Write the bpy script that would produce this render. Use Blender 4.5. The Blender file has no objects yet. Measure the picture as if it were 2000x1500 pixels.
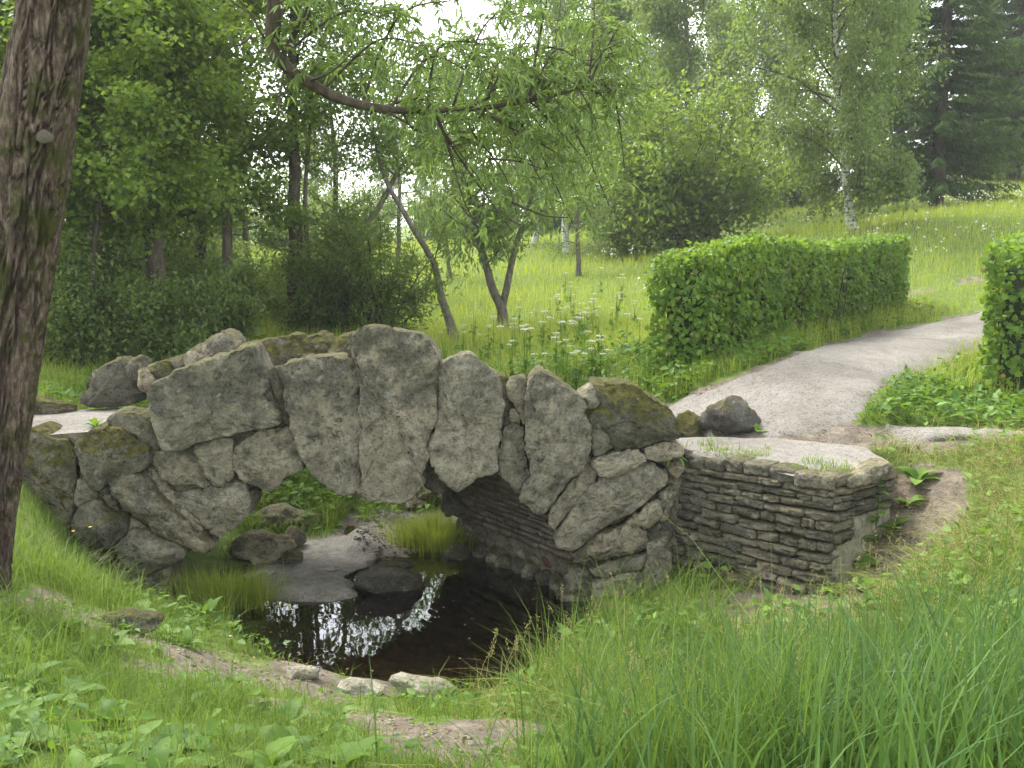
import bpy, math, random
import numpy as np
from mathutils import Vector, Matrix

# ------------------------------------------------------------------ camera, sky, sun, exposure
scene = bpy.context.scene
COL = scene.collection
CAMZ = 2.84
PITCH = math.atan(270 / 2000)
cam_d = bpy.data.cameras.new('camera')
cam_d.sensor_width = 36.0
cam_d.lens = 36.0
cam_d.clip_start = 0.05
cam_d.clip_end = 2000
cam = bpy.data.objects.new('camera', cam_d)
cam.location = (0, 0, CAMZ)
cam.rotation_euler = (math.pi / 2 - PITCH, 0, 0)
COL.objects.link(cam)
scene.camera = cam

SUN_EL, SUN_AZ = math.radians(54), math.radians(-38)      # azimuth clockwise from +Y
world = bpy.data.worlds.new('World')
scene.world = world
world.use_nodes = True
wn = world.node_tree
wn.nodes.clear()
sky = wn.nodes.new('ShaderNodeTexSky')
sky.sky_type = 'NISHITA'
sky.sun_disc = False
sky.sun_elevation = SUN_EL
sky.sun_rotation = SUN_AZ
sky.dust_density = 1.5
sky.air_density = 1.0
hs = wn.nodes.new('ShaderNodeHueSaturation')
hs.inputs['Saturation'].default_value = 0.22
bgn = wn.nodes.new('ShaderNodeBackground')
bgn.inputs['Strength'].default_value = 0.15
wo = wn.nodes.new('ShaderNodeOutputWorld')
wn.links.new(sky.outputs[0], hs.inputs['Color'])
wn.links.new(hs.outputs[0], bgn.inputs['Color'])
wn.links.new(bgn.outputs[0], wo.inputs['Surface'])

sun_d = bpy.data.lights.new('sun', 'SUN')
sun_d.energy = 1.5
sun_d.angle = math.radians(24)
sun_d.color = (1.0, 0.96, 0.88)
sun = bpy.data.objects.new('sun', sun_d)
sv = Vector((math.sin(SUN_AZ) * math.cos(SUN_EL), math.cos(SUN_AZ) * math.cos(SUN_EL), math.sin(SUN_EL)))
sun.rotation_euler = sv.to_track_quat('Z', 'Y').to_euler()
sun.location = sv * 50
COL.objects.link(sun)

vs = scene.view_settings
vs.view_transform = 'Standard'
vs.look = 'None'
vs.exposure = 2.3
vs.gamma = 1.0
vs.use_curve_mapping = False
scene.cycles.max_bounces = 8
scene.cycles.transparent_max_bounces = 8
scene.cycles.caustics_reflective = False
scene.cycles.caustics_refractive = False

RNG = np.random.default_rng(11)
random.seed(5)

# ------------------------------------------------------------------ numeric helpers
def _hash(ix, iy, iz, seed):
    with np.errstate(over='ignore'):
        h = (ix.astype(np.uint32) * np.uint32(374761393) + iy.astype(np.uint32) * np.uint32(668265263)
             + iz.astype(np.uint32) * np.uint32(2147483647) + np.uint32((seed * 974711 + 12345) & 0xffffffff))
        h = (h ^ (h >> np.uint32(13))) * np.uint32(1274126177)
        h = (h ^ (h >> np.uint32(16))) * np.uint32(2246822519)
        h = h ^ (h >> np.uint32(15))
    return h.astype(np.float64) / 4294967295.0 * 2 - 1

def vnoise(p, seed=0):
    p = np.asarray(p, float)
    i = np.floor(p).astype(np.int64)
    f = p - i
    u = f * f * f * (f * (f * 6 - 15) + 10)
    r = 0
    for dx in (0, 1):
        for dy in (0, 1):
            for dz in (0, 1):
                w = (u[:, 0] if dx else 1 - u[:, 0]) * (u[:, 1] if dy else 1 - u[:, 1]) * (u[:, 2] if dz else 1 - u[:, 2])
                r = r + w * _hash(i[:, 0] + dx, i[:, 1] + dy, i[:, 2] + dz, seed)
    return r

def fbm(p, octv=4, seed=0, gain=0.5):
    p = np.asarray(p, float)
    a, s, r = 1.0, 1.0, 0
    for k in range(octv):
        r = r + a * vnoise(p * s + 17.3 * k, seed + k)
        a *= gain
        s *= 2.03
    return r

def fbm2(x, y, sc, octv=3, seed=0):
    p = np.stack([np.ravel(x) * sc, np.ravel(y) * sc, np.zeros(np.size(x))], 1)
    return fbm(p, octv, seed).reshape(np.shape(x))

def sstep(a, b, x):
    t = np.clip((x - a) / (b - a), 0, 1)
    return t * t * (3 - 2 * t)

def sdf_poly(x, y, poly):
    x = np.asarray(x, float); y = np.asarray(y, float)
    d = np.full(x.shape, 1e9)
    ins = np.zeros(x.shape, bool)
    n = len(poly)
    for i in range(n):
        ax, ay = poly[i]; bx, by = poly[(i + 1) % n]
        ex, ey = bx - ax, by - ay
        t = np.clip(((x - ax) * ex + (y - ay) * ey) / (ex * ex + ey * ey + 1e-12), 0, 1)
        d = np.minimum(d, np.hypot(x - ax - t * ex, y - ay - t * ey))
        c = (ay > y) != (by > y)
        ins ^= c & (x < ex * (y - ay) / (ey if abs(ey) > 1e-9 else 1e-9) + ax)
    return np.where(ins, -d, d)

def d_line(x, y, pts):
    x = np.asarray(x, float); y = np.asarray(y, float)
    d = np.full(x.shape, 1e9)
    for (ax, ay), (bx, by) in zip(pts[:-1], pts[1:]):
        ex, ey = bx - ax, by - ay
        t = np.clip(((x - ax) * ex + (y - ay) * ey) / (ex * ex + ey * ey + 1e-12), 0, 1)
        d = np.minimum(d, np.hypot(x - ax - t * ex, y - ay - t * ey))
    return d

# ------------------------------------------------------------------ survey helpers (sight lines to known distances)
CP, SP = math.cos(PITCH), math.sin(PITCH)
def ray(px, py):
    cx, cy = (px - 1000) / 2000, (750 - py) / 2000
    return np.array([cx, cy * SP + CP, cy * CP - SP])
def at(px, py, Y):
    d = ray(px, py)
    return np.array([0, 0, CAMZ]) + d * (Y / d[1])
def at_z(px, py, z):
    d = ray(px, py)
    return np.array([0, 0, CAMZ]) + d * ((z - CAMZ) / d[2])

# ------------------------------------------------------------------ terrain
ctrl = [(0, -1, 1.3), (-4, -1, 1.45), (4, -1, 1.45), (0, -12, 1.7), (-14, -4, 1.6), (14, -4, 2.0),
        (-40, 60, 3.0), (-20, 40, 2.2), (0, 80, 3.6), (45, 85, 9), (60, 40, 9), (-60, 20, 1.6), (30, 20, 3.9),
        (15, 12, 2.1), (100, 200, 14), (-100, 200, 5), (0, 250, 8), (-14, 12, 1.5), (-9, 8, 1.35), (9, 8, 1.5), (8, 3, 1.7),
        (-8, 3, 1.45), (3.6, 8.3, 1.24), (2.6, 8.6, 1.2), (0.6, 11.4, 1.0), (-0.6, 12.9, 1.05), (-2.8, 12.6, 1.15), (-5.2, 10.6, 1.3)]
for px, py, Y in [(0, 1500, 3.0), (1000, 1500, 4.0), (2000, 1500, 3.2), (1500, 1400, 4.9), (0, 1170, 5.7), (100, 1060, 7.5),
                  (1300, 790, 10.3), (1270, 750, 11), (1765, 600, 17.9), (1900, 622, 16), (1950, 770, 10.2), (980, 640, 19.5),
                  (890, 660, 17.5), (1000, 760, 11.7), (450, 655, 17), (320, 700, 14), (130, 720, 12.5), (1650, 450, 26),
                  (1350, 490, 30), (1400, 438, 43), (1800, 410, 34), (1990, 340, 46), (900, 500, 35), (600, 565, 26),
                  (60, 830, 8.6), (200, 1150, 7.75), (290, 1190, 7.75), (1200, 1205, 7.75)]:
    ctrl.append(tuple(at(px, py, Y)))
for px, py, z in [(300, 1260, .45), (1000, 1400, .36), (1300, 1230, .13), (1640, 1120, .42), (1800, 1030, .78), (1860, 930, 1.12),
                  (2000, 860, 1.27), (600, 1000, .12), (560, 930, .36), (700, 960, .20), (850, 955, .22), (420, 960, .34), (450, 1190, .1), (600, 1345, .16), (860, 1380, .16),
                  (1480, 1205, .16), (2000, 1050, 1.05)]:
    ctrl.append(tuple(at_z(px, py, z)))
CT = np.array(ctrl, float)
SC = 10.0
def _phi(r2):
    return np.where(r2 > 0, r2 * np.log(np.maximum(r2, 1e-12)), 0)
n = len(CT)
XY = CT[:, :2] / SC
K = _phi(((XY[:, None] - XY[None]) ** 2).sum(-1)) + np.eye(n) * 2e-4
Pm = np.hstack([np.ones((n, 1)), XY])
A = np.block([[K, Pm], [Pm.T, np.zeros((3, 3))]])
sol = np.linalg.solve(A, np.concatenate([CT[:, 2], np.zeros(3)]))
def base_h(x, y):
    sh = np.shape(x)
    x = np.ravel(x) / SC; y = np.ravel(y) / SC
    out = sol[n] + sol[n + 1] * x + sol[n + 2] * y
    for i in range(n):
        out = out + sol[i] * _phi((x - XY[i, 0]) ** 2 + (y - XY[i, 1]) ** 2)
    return out.reshape(sh)

def zp(pts, z=0.0):
    return [tuple(at_z(a, b, z)[:2]) for a, b in pts]
CHANNEL = zp([(400, 1180), (480, 1225), (530, 1290), (620, 1312), (760, 1330), (880, 1345), (1000, 1335), (1095, 1250), (1170, 1205),
              (960, 1085), (900, 1045), (870, 1020), (705, 1012), (690, 1060), (560, 1092), (480, 1112), (340, 1150)])
MUD = zp([(490, 1176), (470, 1120), (540, 1080), (620, 1060), (705, 1045), (730, 1085), (722, 1105), (690, 1125), (720, 1172), (640, 1180), (560, 1172)])
PEBB = zp([(690, 1085), (700, 1010), (880, 1000), (900, 1060), (800, 1085), (730, 1092)])
SHALLOW = zp([(600, 1318), (760, 1300), (900, 1310), (1040, 1290), (1110, 1240), (1020, 1340), (880, 1365), (760, 1350)])
WALL = [(1.36, 8.14), (2.28, 7.13), (2.86, 7.56), (2.75, 8.4), (1.5, 8.6)]

def terrain(x, y):
    x = np.asarray(x, float); y = np.asarray(y, float)
    b = base_h(x, y)
    near = np.exp(-((x / 9) ** 2 + ((y - 7) / 9) ** 2))
    b = b + fbm2(x, y, 0.9, 3, 3) * 0.05 + fbm2(x, y, 3.1, 3, 9) * 0.022 * (0.3 + near) + fbm2(x, y, 0.13, 2, 21) * 0.18 * sstep(14, 30, y)
    d = sdf_poly(x, y, CHANNEL)
    bed = -0.13 + 0.03 * fbm2(x, y, 2.2, 2, 31)
    m = sdf_poly(x, y, MUD)
    bed = bed + (0.165 + 0.012 * fbm2(x, y, 5, 3, 4)) * sstep(0.20, -0.14, m + .05 * fbm2(x, y, 4.5, 3, 44))
    p = sdf_poly(x, y, PEBB)
    bed = bed + (0.17 + 0.05 * np.clip(y - 9.4, 0, 2)) * sstep(0.12, -0.12, p)
    s = sdf_poly(x, y, SHALLOW)
    bed = bed + 0.085 * sstep(0.08, -0.12, s)
    k = sstep(-0.14, 0.28, d)
    z = bed * (1 - k) + np.maximum(b, 0.05) * k
    w = sdf_poly(x, y, WALL)
    z = z * (1 - sstep(-0.10, -0.24, w)) + np.maximum(z, 1.17) * sstep(-0.10, -0.24, w)
    return z

def T1(x, y):
    return float(terrain(np.array([x]), np.array([y]))[0])

def ground_pt(px, py, y0=1.5, y1=120):
    d = ray(px, py)
    ys = np.geomspace(y0, y1, 500)
    P = np.array([0, 0, CAMZ])[None] + d[None] * (ys / d[1])[:, None]
    h = terrain(P[:, 0], P[:, 1])
    below = np.nonzero(P[:, 2] < h)[0]
    if len(below) == 0:
        return P[-1]
    i = below[0]
    if i == 0:
        return P[0]
    a = P[i - 1, 2] - h[i - 1]; b = h[i] - P[i, 2]
    t = a / (a + b + 1e-9)
    q = P[i - 1] * (1 - t) + P[i] * t
    return q
def gp(pts):
    return [tuple(ground_pt(a, b)[:2]) for a, b in pts]

# ------------------------------------------------------------------ mesh + object helpers
def mesh_from(name, V, F, smooth=True, attrs=None):
    V = np.asarray(V, np.float32); 
    me = bpy.data.meshes.new(name)
    if isinstance(F, np.ndarray):
        k = F.shape[1]; nf = F.shape[0]
        idx = F.astype(np.int32).ravel()
        starts = np.arange(nf, dtype=np.int32) * k
    else:
        nf = len(F)
        lens = np.array([len(f) for f in F], np.int32)
        idx = np.array([i for f in F for i in f], np.int32)
        starts = np.concatenate([[0], np.cumsum(lens)[:-1]]).astype(np.int32)
    me.vertices.add(len(V)); me.vertices.foreach_set('co', V.ravel())
    me.loops.add(len(idx)); me.loops.foreach_set('vertex_index', idx)
    me.polygons.add(nf); me.polygons.foreach_set('loop_start', starts)
    if smooth:
        me.polygons.foreach_set('use_smooth', np.ones(nf, bool))
    if attrs:
        for an, av in attrs.items():
            a = me.attributes.new(an, 'FLOAT', 'POINT')
            a.data.foreach_set('value', np.asarray(av, np.float32))
    me.update(calc_edges=True)
    return me

def obj(name, me, mat=None, parent=None, loc=None, rot=None, scale=None):
    o = bpy.data.objects.new(name, me)
    COL.objects.link(o)
    if mat is not None and me is not None and len(me.materials) == 0:
        me.materials.append(mat)
    if parent is not None:
        o.parent = parent
    if loc is not None: o.location = loc
    if rot is not None: o.rotation_euler = rot
    if scale is not None: o.scale = scale
    return o

def tag(o, label=None, cat=None, group=None, kind=None):
    if label: o['label'] = label
    if cat: o['category'] = cat
    if group: o['group'] = group
    if kind: o['kind'] = kind
    return o

def empty(name, loc, label, cat, group=None, rz=0.0):
    o = bpy.data.objects.new(name, None)
    o.empty_display_size = 0.1
    COL.objects.link(o)
    o.location = loc
    o.rotation_euler = (0, 0, rz)
    return tag(o, label, cat, group)

def copy_tree(o, loc, rz, scale, label=None):
    c = o.copy(); COL.objects.link(c)
    c.location = loc; c.rotation_euler = (0, 0, rz); c.scale = (scale,) * 3 if np.isscalar(scale) else scale
    if label: c['label'] = label
    for ch in o.children:
        d = ch.copy(); COL.objects.link(d); d.parent = c
        for g in ch.children:
            e = g.copy(); COL.objects.link(e); e.parent = d
    return c

class MB:
    def __init__(s):
        s.V = []; s.F = []; s.n = 0; s.A = {}
    def add(s, V, F, **attrs):
        V = np.asarray(V, float)
        s.V.append(V); s.F.append(np.asarray(F, np.int64) + s.n); s.n += len(V)
        for k, v in attrs.items():
            s.A.setdefault(k, []).append(np.broadcast_to(np.asarray(v, float), (len(V),)))
    def mesh(s, name, smooth=True):
        at_ = {k: np.concatenate(v) for k, v in s.A.items()}
        return mesh_from(name, np.concatenate(s.V), np.concatenate(s.F), smooth, at_)

def tube(pts, radii, sides=6, cap=True):
    pts = np.asarray(pts, float); radii = np.asarray(radii, float)
    m = len(pts)
    tg = np.gradient(pts, axis=0)
    tg /= np.linalg.norm(tg, axis=1)[:, None] + 1e-9
    ref = np.array([1.0, 0, 0]) if abs(tg[0, 0]) < 0.8 else np.array([0, 1.0, 0])
    V = []
    for i in range(m):
        u = np.cross(tg[i], ref); u /= np.linalg.norm(u) + 1e-9
        w = np.cross(tg[i], u)
        ref = -np.cross(tg[i], u) if False else ref
        a = np.arange(sides) / sides * 2 * math.pi
        V.append(pts[i] + radii[i] * (np.cos(a)[:, None] * u + np.sin(a)[:, None] * w))
    V = np.concatenate(V)
    F = []
    for i in range(m - 1):
        for j in range(sides):
            a = i * sides + j; b = i * sides + (j + 1) % sides
            F.append((a, b, b + sides)); F.append((a, b + sides, a + sides))
    return V, np.array(F)

def spline(pts, k):
    pts = np.asarray(pts, float)
    m = len(pts)
    t = np.linspace(0, m - 1, k)
    i = np.clip(t.astype(int), 0, m - 2)
    f = (t - i)[:, None]
    p0 = pts[np.clip(i - 1, 0, m - 1)]; p1 = pts[i]; p2 = pts[i + 1]; p3 = pts[np.clip(i + 2, 0, m - 1)]
    return 0.5 * ((2 * p1) + (-p0 + p2) * f + (2 * p0 - 5 * p1 + 4 * p2 - p3) * f ** 2 + (-p0 + 3 * p1 - 3 * p2 + p3) * f ** 3)

def unit(v):
    return v / (np.linalg.norm(v, axis=-1, keepdims=True) + 1e-9)

LEAF = {   # (across, along, up) templates
    'rhomb': (np.array([(0, 0, 0), (-.5, .45, .12), (0, 1, -.05), (.5, .45, .12)]), np.array([(0, 2, 1), (0, 3, 2)])),
    'lance': (np.array([(0, 0, 0), (-.5, .3, .05), (-.36, .65, -.02), (0, 1, -.16), (.36, .65, -.02), (.5, .3, .05)]),
              np.array([(0, 2, 1), (0, 3, 2), (0, 4, 3), (0, 5, 4)])),
    'lobed': (np.array([(0, 0, 0), (-.5, .15, .06), (-.34, .42, .1), (-.52, .62, .0), (-.2, .7, .06), (0, 1, -.1), (.2, .7, .06), (.52, .62, 0), (.34, .42, .1), (.5, .15, .06)]),
              np.array([(0, 2, 1), (0, 4, 2), (2, 4, 3), (0, 5, 4), (0, 6, 5), (0, 8, 6), (8, 7, 6), (0, 9, 8)])),
}
def leaves(mb, P, D, N, L, W, shape, tint):
    P = np.asarray(P, float); k = len(P)
    if k == 0: return
    D = unit(D); U = unit(np.cross(D, N)); Nn = np.cross(U, D)
    tv, tf = LEAF[shape]
    L = np.broadcast_to(L, (k,)); W = np.broadcast_to(W, (k,))
    V = (P[:, None] + U[:, None] * (tv[None, :, 0] * W[:, None])[..., None] + D[:, None] * (tv[None, :, 1] * L[:, None])[..., None]
         + Nn[:, None] * (tv[None, :, 2] * L[:, None])[..., None]).reshape(-1, 3)
    m = len(tv)
    F = (tf[None] + (np.arange(k) * m)[:, None, None]).reshape(-1, 3)
    mb.add(V, F, tint=np.repeat(tint, m))

def blades(mb, P, h, w, az, lean, tint, segs=3, rng=RNG):
    k = len(P)
    if k == 0: return
    t = np.linspace(0, 1, segs + 1)
    dirv = np.stack([np.cos(az), np.sin(az), np.zeros(k)], 1)
    sa = az + math.pi / 2 + rng.normal(0, .5, k)
    side = np.stack([np.cos(sa), np.sin(sa), np.zeros(k)], 1)
    up = np.zeros((k, 3)); up[:, 2] = 1
    V = []
    for i, ti in enumerate(t):
        c = P + up * (h * ti * (1 - .45 * np.minimum(lean, 1.3) * ti ** 1.5))[:, None] + dirv * (h * lean * ti ** 2)[:, None]
        ww = (w * (1 - ti ** 1.7) * .5)[:, None]
        if i < segs:
            V += [c - side * ww, c + side * ww]
        else:
            V += [c]
    m = 2 * segs + 1
    V = np.stack(V, 1).reshape(-1, 3)
    tf = []
    for i in range(segs):
        a = 2 * i
        if i < segs - 1:
            tf += [(a, a + 1, a + 3), (a, a + 3, a + 2)]
        else:
            tf += [(a, a + 1, a + 2)]
    F = (np.array(tf)[None] + (np.arange(k) * m)[:, None, None]).reshape(-1, 3)
    mb.add(V, F, tint=np.repeat(tint, m))

# ------------------------------------------------------------------ materials
def new_mat(name):
    m = bpy.data.materials.new(name); m.use_nodes = True
    nt = m.node_tree; nt.nodes.clear()
    out = nt.nodes.new('ShaderNodeOutputMaterial')
    return m, nt, out
def N(nt, typ, **kw):
    nd = nt.nodes.new(typ)
    for k, v in kw.items():
        if k in nd.inputs: nd.inputs[k].default_value = v
        else: setattr(nd, k, v)
    return nd
def ramp(nt, fac, stops):
    r = nt.nodes.new('ShaderNodeValToRGB')
    e = r.color_ramp.elements
    while len(e) < len(stops): e.new(0.5)
    for i, (p, c) in enumerate(stops):
        e[i].position = p; e[i].color = (*c, 1) if len(c) == 3 else c
    nt.links.new(fac, r.inputs['Fac'])
    return r.outputs['Color']
def mixc(nt, fac, a, b, mode='MIX'):
    mx = nt.nodes.new('ShaderNodeMix'); mx.data_type = 'RGBA'; mx.blend_type = mode
    for sock, v in ((mx.inputs[0], fac), (mx.inputs[6], a), (mx.inputs[7], b)):
        if hasattr(v, 'is_output'): nt.links.new(v, sock)
        elif np.isscalar(v): sock.default_value = v
        else: sock.default_value = (*v, 1)
    return mx.outputs[2]
def math_n(nt, op, a, b=0.0, clamp=False):
    m = nt.nodes.new('ShaderNodeMath'); m.operation = op; m.use_clamp = clamp
    for s, v in ((m.inputs[0], a), (m.inputs[1], b)):
        if hasattr(v, 'is_output'): nt.links.new(v, s)
        else: s.default_value = v
    return m.outputs[0]
def noise(nt, vec, scale, detail=4, rough=.55, dim='3D'):
    t = nt.nodes.new('ShaderNodeTexNoise'); t.inputs['Scale'].default_value = scale
    t.inputs['Detail'].default_value = detail; t.inputs['Roughness'].default_value = rough
    if vec is not None: nt.links.new(vec, t.inputs['Vector'])
    return t.outputs['Fac']
def bump(nt, h, strength, dist, normal=None):
    b = nt.nodes.new('ShaderNodeBump'); b.inputs['Strength'].default_value = strength; b.inputs['Distance'].default_value = dist
    nt.links.new(h, b.inputs['Height'])
    if normal is not None: nt.links.new(normal, b.inputs['Normal'])
    return b.outputs['Normal']

def leaf_mat(name, dark, light, trans, tfac=.38, rough=.5, spec=.3):
    m, nt, out = new_mat(name)
    a = N(nt, 'ShaderNodeAttribute', attribute_name='tint')
    oi = N(nt, 'ShaderNodeObjectInfo')
    v = math_n(nt, 'ADD', a.outputs['Fac'], math_n(nt, 'MULTIPLY', math_n(nt, 'SUBTRACT', oi.outputs['Random'], .5), .25), True)
    c = mixc(nt, v, dark, light)
    p = N(nt, 'ShaderNodeBsdfPrincipled'); p.inputs['Roughness'].default_value = rough
    p.inputs['Specular IOR Level'].default_value = spec
    nt.links.new(c, p.inputs['Base Color'])
    t = N(nt, 'ShaderNodeBsdfTranslucent')
    nt.links.new(mixc(nt, .65, c, trans), t.inputs['Color'])
    mx = N(nt, 'ShaderNodeMixShader'); mx.inputs[0].default_value = tfac
    nt.links.new(p.outputs[0], mx.inputs[1]); nt.links.new(t.outputs[0], mx.inputs[2])
    nt.links.new(mx.outputs[0], out.inputs['Surface'])
    return m

M = {}
M['willow_leaf'] = leaf_mat('willow_leaf', (.075, .135, .030), (.20, .28, .075), (.26, .38, .06))
M['maple_leaf'] = leaf_mat('maple_leaf', (.05, .105, .018), (.18, .26, .04), (.32, .43, .04), .50)
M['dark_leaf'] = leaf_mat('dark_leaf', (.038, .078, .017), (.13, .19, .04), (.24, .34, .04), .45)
M['birch_leaf'] = leaf_mat('birch_leaf', (.065, .115, .028), (.19, .25, .065), (.28, .38, .055), .45)
M['feather_leaf'] = leaf_mat('feather_leaf', (.055, .105, .026), (.17, .235, .06), (.28, .38, .05), .48)
M['spruce_needle'] = leaf_mat('spruce_needle', (.038, .08, .022), (.10, .155, .046), (.13, .21, .04), .32, .7, .1)
M['hedge_leaf'] = leaf_mat('hedge_leaf', (.05, .12, .014), (.18, .29, .035), (.30, .44, .03), .40, .5, .25)
M['grass'] = leaf_mat('grass', (.042, .10, .013), (.21, .285, .05), (.29, .42, .045), .36, .6, .15)
M['reed'] = leaf_mat('reed', (.03, .085, .020), (.13, .22, .05), (.22, .36, .05), .32, .5, .25)
M['meadow'] = leaf_mat('meadow', (.20, .28, .035), (.40, .45, .085), (.46, .53, .06), .40, .6, .15)
M['straw'] = leaf_mat('straw', (.22, .22, .06), (.42, .36, .16), (.4, .38, .12), .25, .7, .1)
M['weed'] = leaf_mat('weed', (.038, .10, .013), (.15, .25, .036), (.25, .40, .03), .33, .55, .2)
M['petal'] = leaf_mat('petal', (.42, .44, .32), (.68, .68, .56), (.7, .7, .6), .3, .7, .1)
M['litter'] = leaf_mat('litter', (.10, .07, .04), (.28, .22, .10), (.3, .25, .1), .15, .8, .1)
M['yellow'] = leaf_mat('yellow', (.7, .45, .02), (.8, .55, .04), (.7, .5, .02), .2)
M['pink'] = leaf_mat('pink', (.5, .2, .35), (.6, .3, .45), (.5, .2, .3), .2)

def stone_mat(name, c1, c2, c3, moss=0.5, lichen=.5, bscale=1.0, wet=False, crust=False):
    m, nt, out = new_mat(name)
    tc = N(nt, 'ShaderNodeTexCoord'); geo = N(nt, 'ShaderNodeNewGeometry'); oi = N(nt, 'ShaderNodeObjectInfo')
    mp = N(nt, 'ShaderNodeMapping')
    nt.links.new(geo.outputs['Position'], mp.inputs['Vector'])
    cmb = N(nt, 'ShaderNodeCombineXYZ')
    for k_, mul in enumerate((37., 53., 71.)):
        nt.links.new(math_n(nt, 'MULTIPLY', oi.outputs['Random'], mul), cmb.inputs[k_])
    nt.links.new(cmb.outputs[0], mp.inputs['Location'])
    v = mp.outputs['Vector']
    n1 = noise(nt, v, 2.6, 5, .6); n2 = noise(nt, v, 11, 6, .68); n3 = noise(nt, v, 48, 5, .7)
    c = ramp(nt, n1, [(.30, c1), (.55, c2), (.75, c3)])
    c = mixc(nt, .8, c, ramp(nt, n2, [(.28, (.32, .31, .28)), (.5, (1, 1, 1)), (.72, (1.22, 1.2, 1.12))]), 'MULTIPLY')
    c = mixc(nt, .7, c, ramp(nt, n3, [(.30, (.35, .34, .30)), (.47, (1, 1, 1)), (.8, (1.15, 1.15, 1.1))]), 'MULTIPLY')
    c = mixc(nt, 1.0, c, ramp(nt, oi.outputs['Random'], [(0, (.70, .71, .68)), (.35, (.98, .97, .93)), (.65, (1.02, .98, .90)), (1, (1.24, 1.18, 1.06))]), 'MULTIPLY')
    # dark lichen crust patches
    nl = noise(nt, v, 4.2, 6, .72)
    so = N(nt, 'ShaderNodeSeparateXYZ'); nt.links.new(tc.outputs['Object'], so.inputs[0])
    nl = math_n(nt, 'ADD', nl, math_n(nt, 'MULTIPLY', math_n(nt, 'MINIMUM', math_n(nt, 'MAXIMUM', so.outputs['Z'], -.45), .45), .17 if crust else 0.0))
    lf = math_n(nt, 'MULTIPLY', ramp(nt, nl, [(.48, (0, 0, 0)), (.60, (1, 1, 1))]), min(1, lichen * 1.25))
    c = mixc(nt, lf, c, ramp(nt, n3, [(.35, (.035, .034, .026)), (.6, (.10, .098, .075))]))
    nk = noise(nt, v, 20, 6, .75)
    c = mixc(nt, math_n(nt, 'MULTIPLY', ramp(nt, nk, [(.56, (0, 0, 0)), (.62, (1, 1, 1))]), .55), c, (.06, .056, .042))
    nw = noise(nt, v, 7.5, 6, .7)
    c = mixc(nt, math_n(nt, 'MULTIPLY', ramp(nt, nw, [(.57, (0, 0, 0)), (.66, (1, 1, 1))]), .45), c, (.42, .40, .32))
    # moss where it can hold on: upward faces, patchy
    sx = N(nt, 'ShaderNodeSeparateXYZ'); nt.links.new(geo.outputs['Normal'], sx.inputs[0])
    up = math_n(nt, 'MULTIPLY', math_n(nt, 'SUBTRACT', sx.outputs['Z'], .15), 0.50)
    mn = noise(nt, v, 6.5, 6, .7)
    mf = math_n(nt, 'ADD', math_n(nt, 'SUBTRACT', mn, .60), math_n(nt, 'ADD', up, (moss - .5) * .35))
    mf = math_n(nt, 'MULTIPLY', mf, 7.0, True)
    mf = math_n(nt, 'MULTIPLY', mf, min(1, .35 + moss))
    mcol = ramp(nt, noise(nt, v, 16, 4), [(.3, (.03, .03, .010)), (.55, (.078, .074, .016)), (.75, (.125, .105, .028))])
    c = mixc(nt, mf, c, mcol)
    p = N(nt, 'ShaderNodeBsdfPrincipled'); p.inputs['Roughness'].default_value = .45 if wet else .92
    p.inputs['Specular IOR Level'].default_value = .5 if wet else .2
    nt.links.new(c, p.inputs['Base Color'])
    vo = N(nt, 'ShaderNodeTexVoronoi'); vo.inputs['Scale'].default_value = 34; nt.links.new(v, vo.inputs['Vector'])
    pits = ramp(nt, vo.outputs['Distance'], [(.05, (0, 0, 0)), (.32, (1, 1, 1))])
    pits = math_n(nt, 'MAXIMUM', pits, ramp(nt, noise(nt, v, 9, 2), [(.5, (0, 0, 0)), (.56, (1, 1, 1))]))
    nrm = bump(nt, n2, 1.0 * bscale, .045)
    nrm = bump(nt, n3, .9 * bscale, .014, nrm)
    nrm = bump(nt, pits, .7 * bscale, .018, nrm)
    nt.links.new(nrm, p.inputs['Normal'])
    nt.links.new(p.outputs[0], out.inputs['Surface'])
    return m
M['tufa'] = stone_mat('tufa', (.205, .186, .14), (.30, .275, .208), (.375, .345, .265), .38, .62, 1, False, True)
M['tufa_pale'] = stone_mat('tufa_pale', (.225, .205, .155), (.315, .29, .222), (.39, .36, .28), .2, .45, 1, False, True)
M['tufa_dark'] = stone_mat('tufa_dark', (.125, .117, .09), (.19, .178, .138), (.265, .248, .192), .45, .7, 1, False, True)
M['tufa_moss'] = stone_mat('tufa_moss', (.12, .115, .085), (.18, .17, .125), (.27, .25, .19), .85, .7)
M['wall_stone'] = stone_mat('wall_stone', (.125, .114, .09), (.185, .169, .133), (.25, .228, .18), .2, .35)
M['granite_dark'] = stone_mat('granite_dark', (.075, .073, .068), (.12, .117, .108), (.19, .183, .168), .35, .5)
M['wet_rock'] = stone_mat('wet_rock', (.028, .026, .018), (.05, .045, .03), (.085, .075, .05), .12, .3, 1, True)
M['pale_rock'] = stone_mat('pale_rock', (.32, .30, .25), (.42, .40, .34), (.5, .48, .42), .05, .15)
M['red_rock'] = stone_mat('red_rock', (.16, .075, .055), (.20, .10, .075), (.24, .13, .10), .1, .2)
M['brick'] = stone_mat('brick', (.16, .132, .107), (.225, .19, .155), (.28, .245, .2), .05, .3)
M['mortar'] = stone_mat('mortar', (.18, .163, .122), (.25, .228, .172), (.31, .283, .215), .2, .35)
M['pebble'] = stone_mat('pebble', (.17, .155, .125), (.25, .23, .19), (.34, .32, .28), -.4, .0)
M['concrete'] = stone_mat('concrete', (.27, .26, .22), (.31, .30, .255), (.35, .34, .29), .1, .1, .35)

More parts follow.
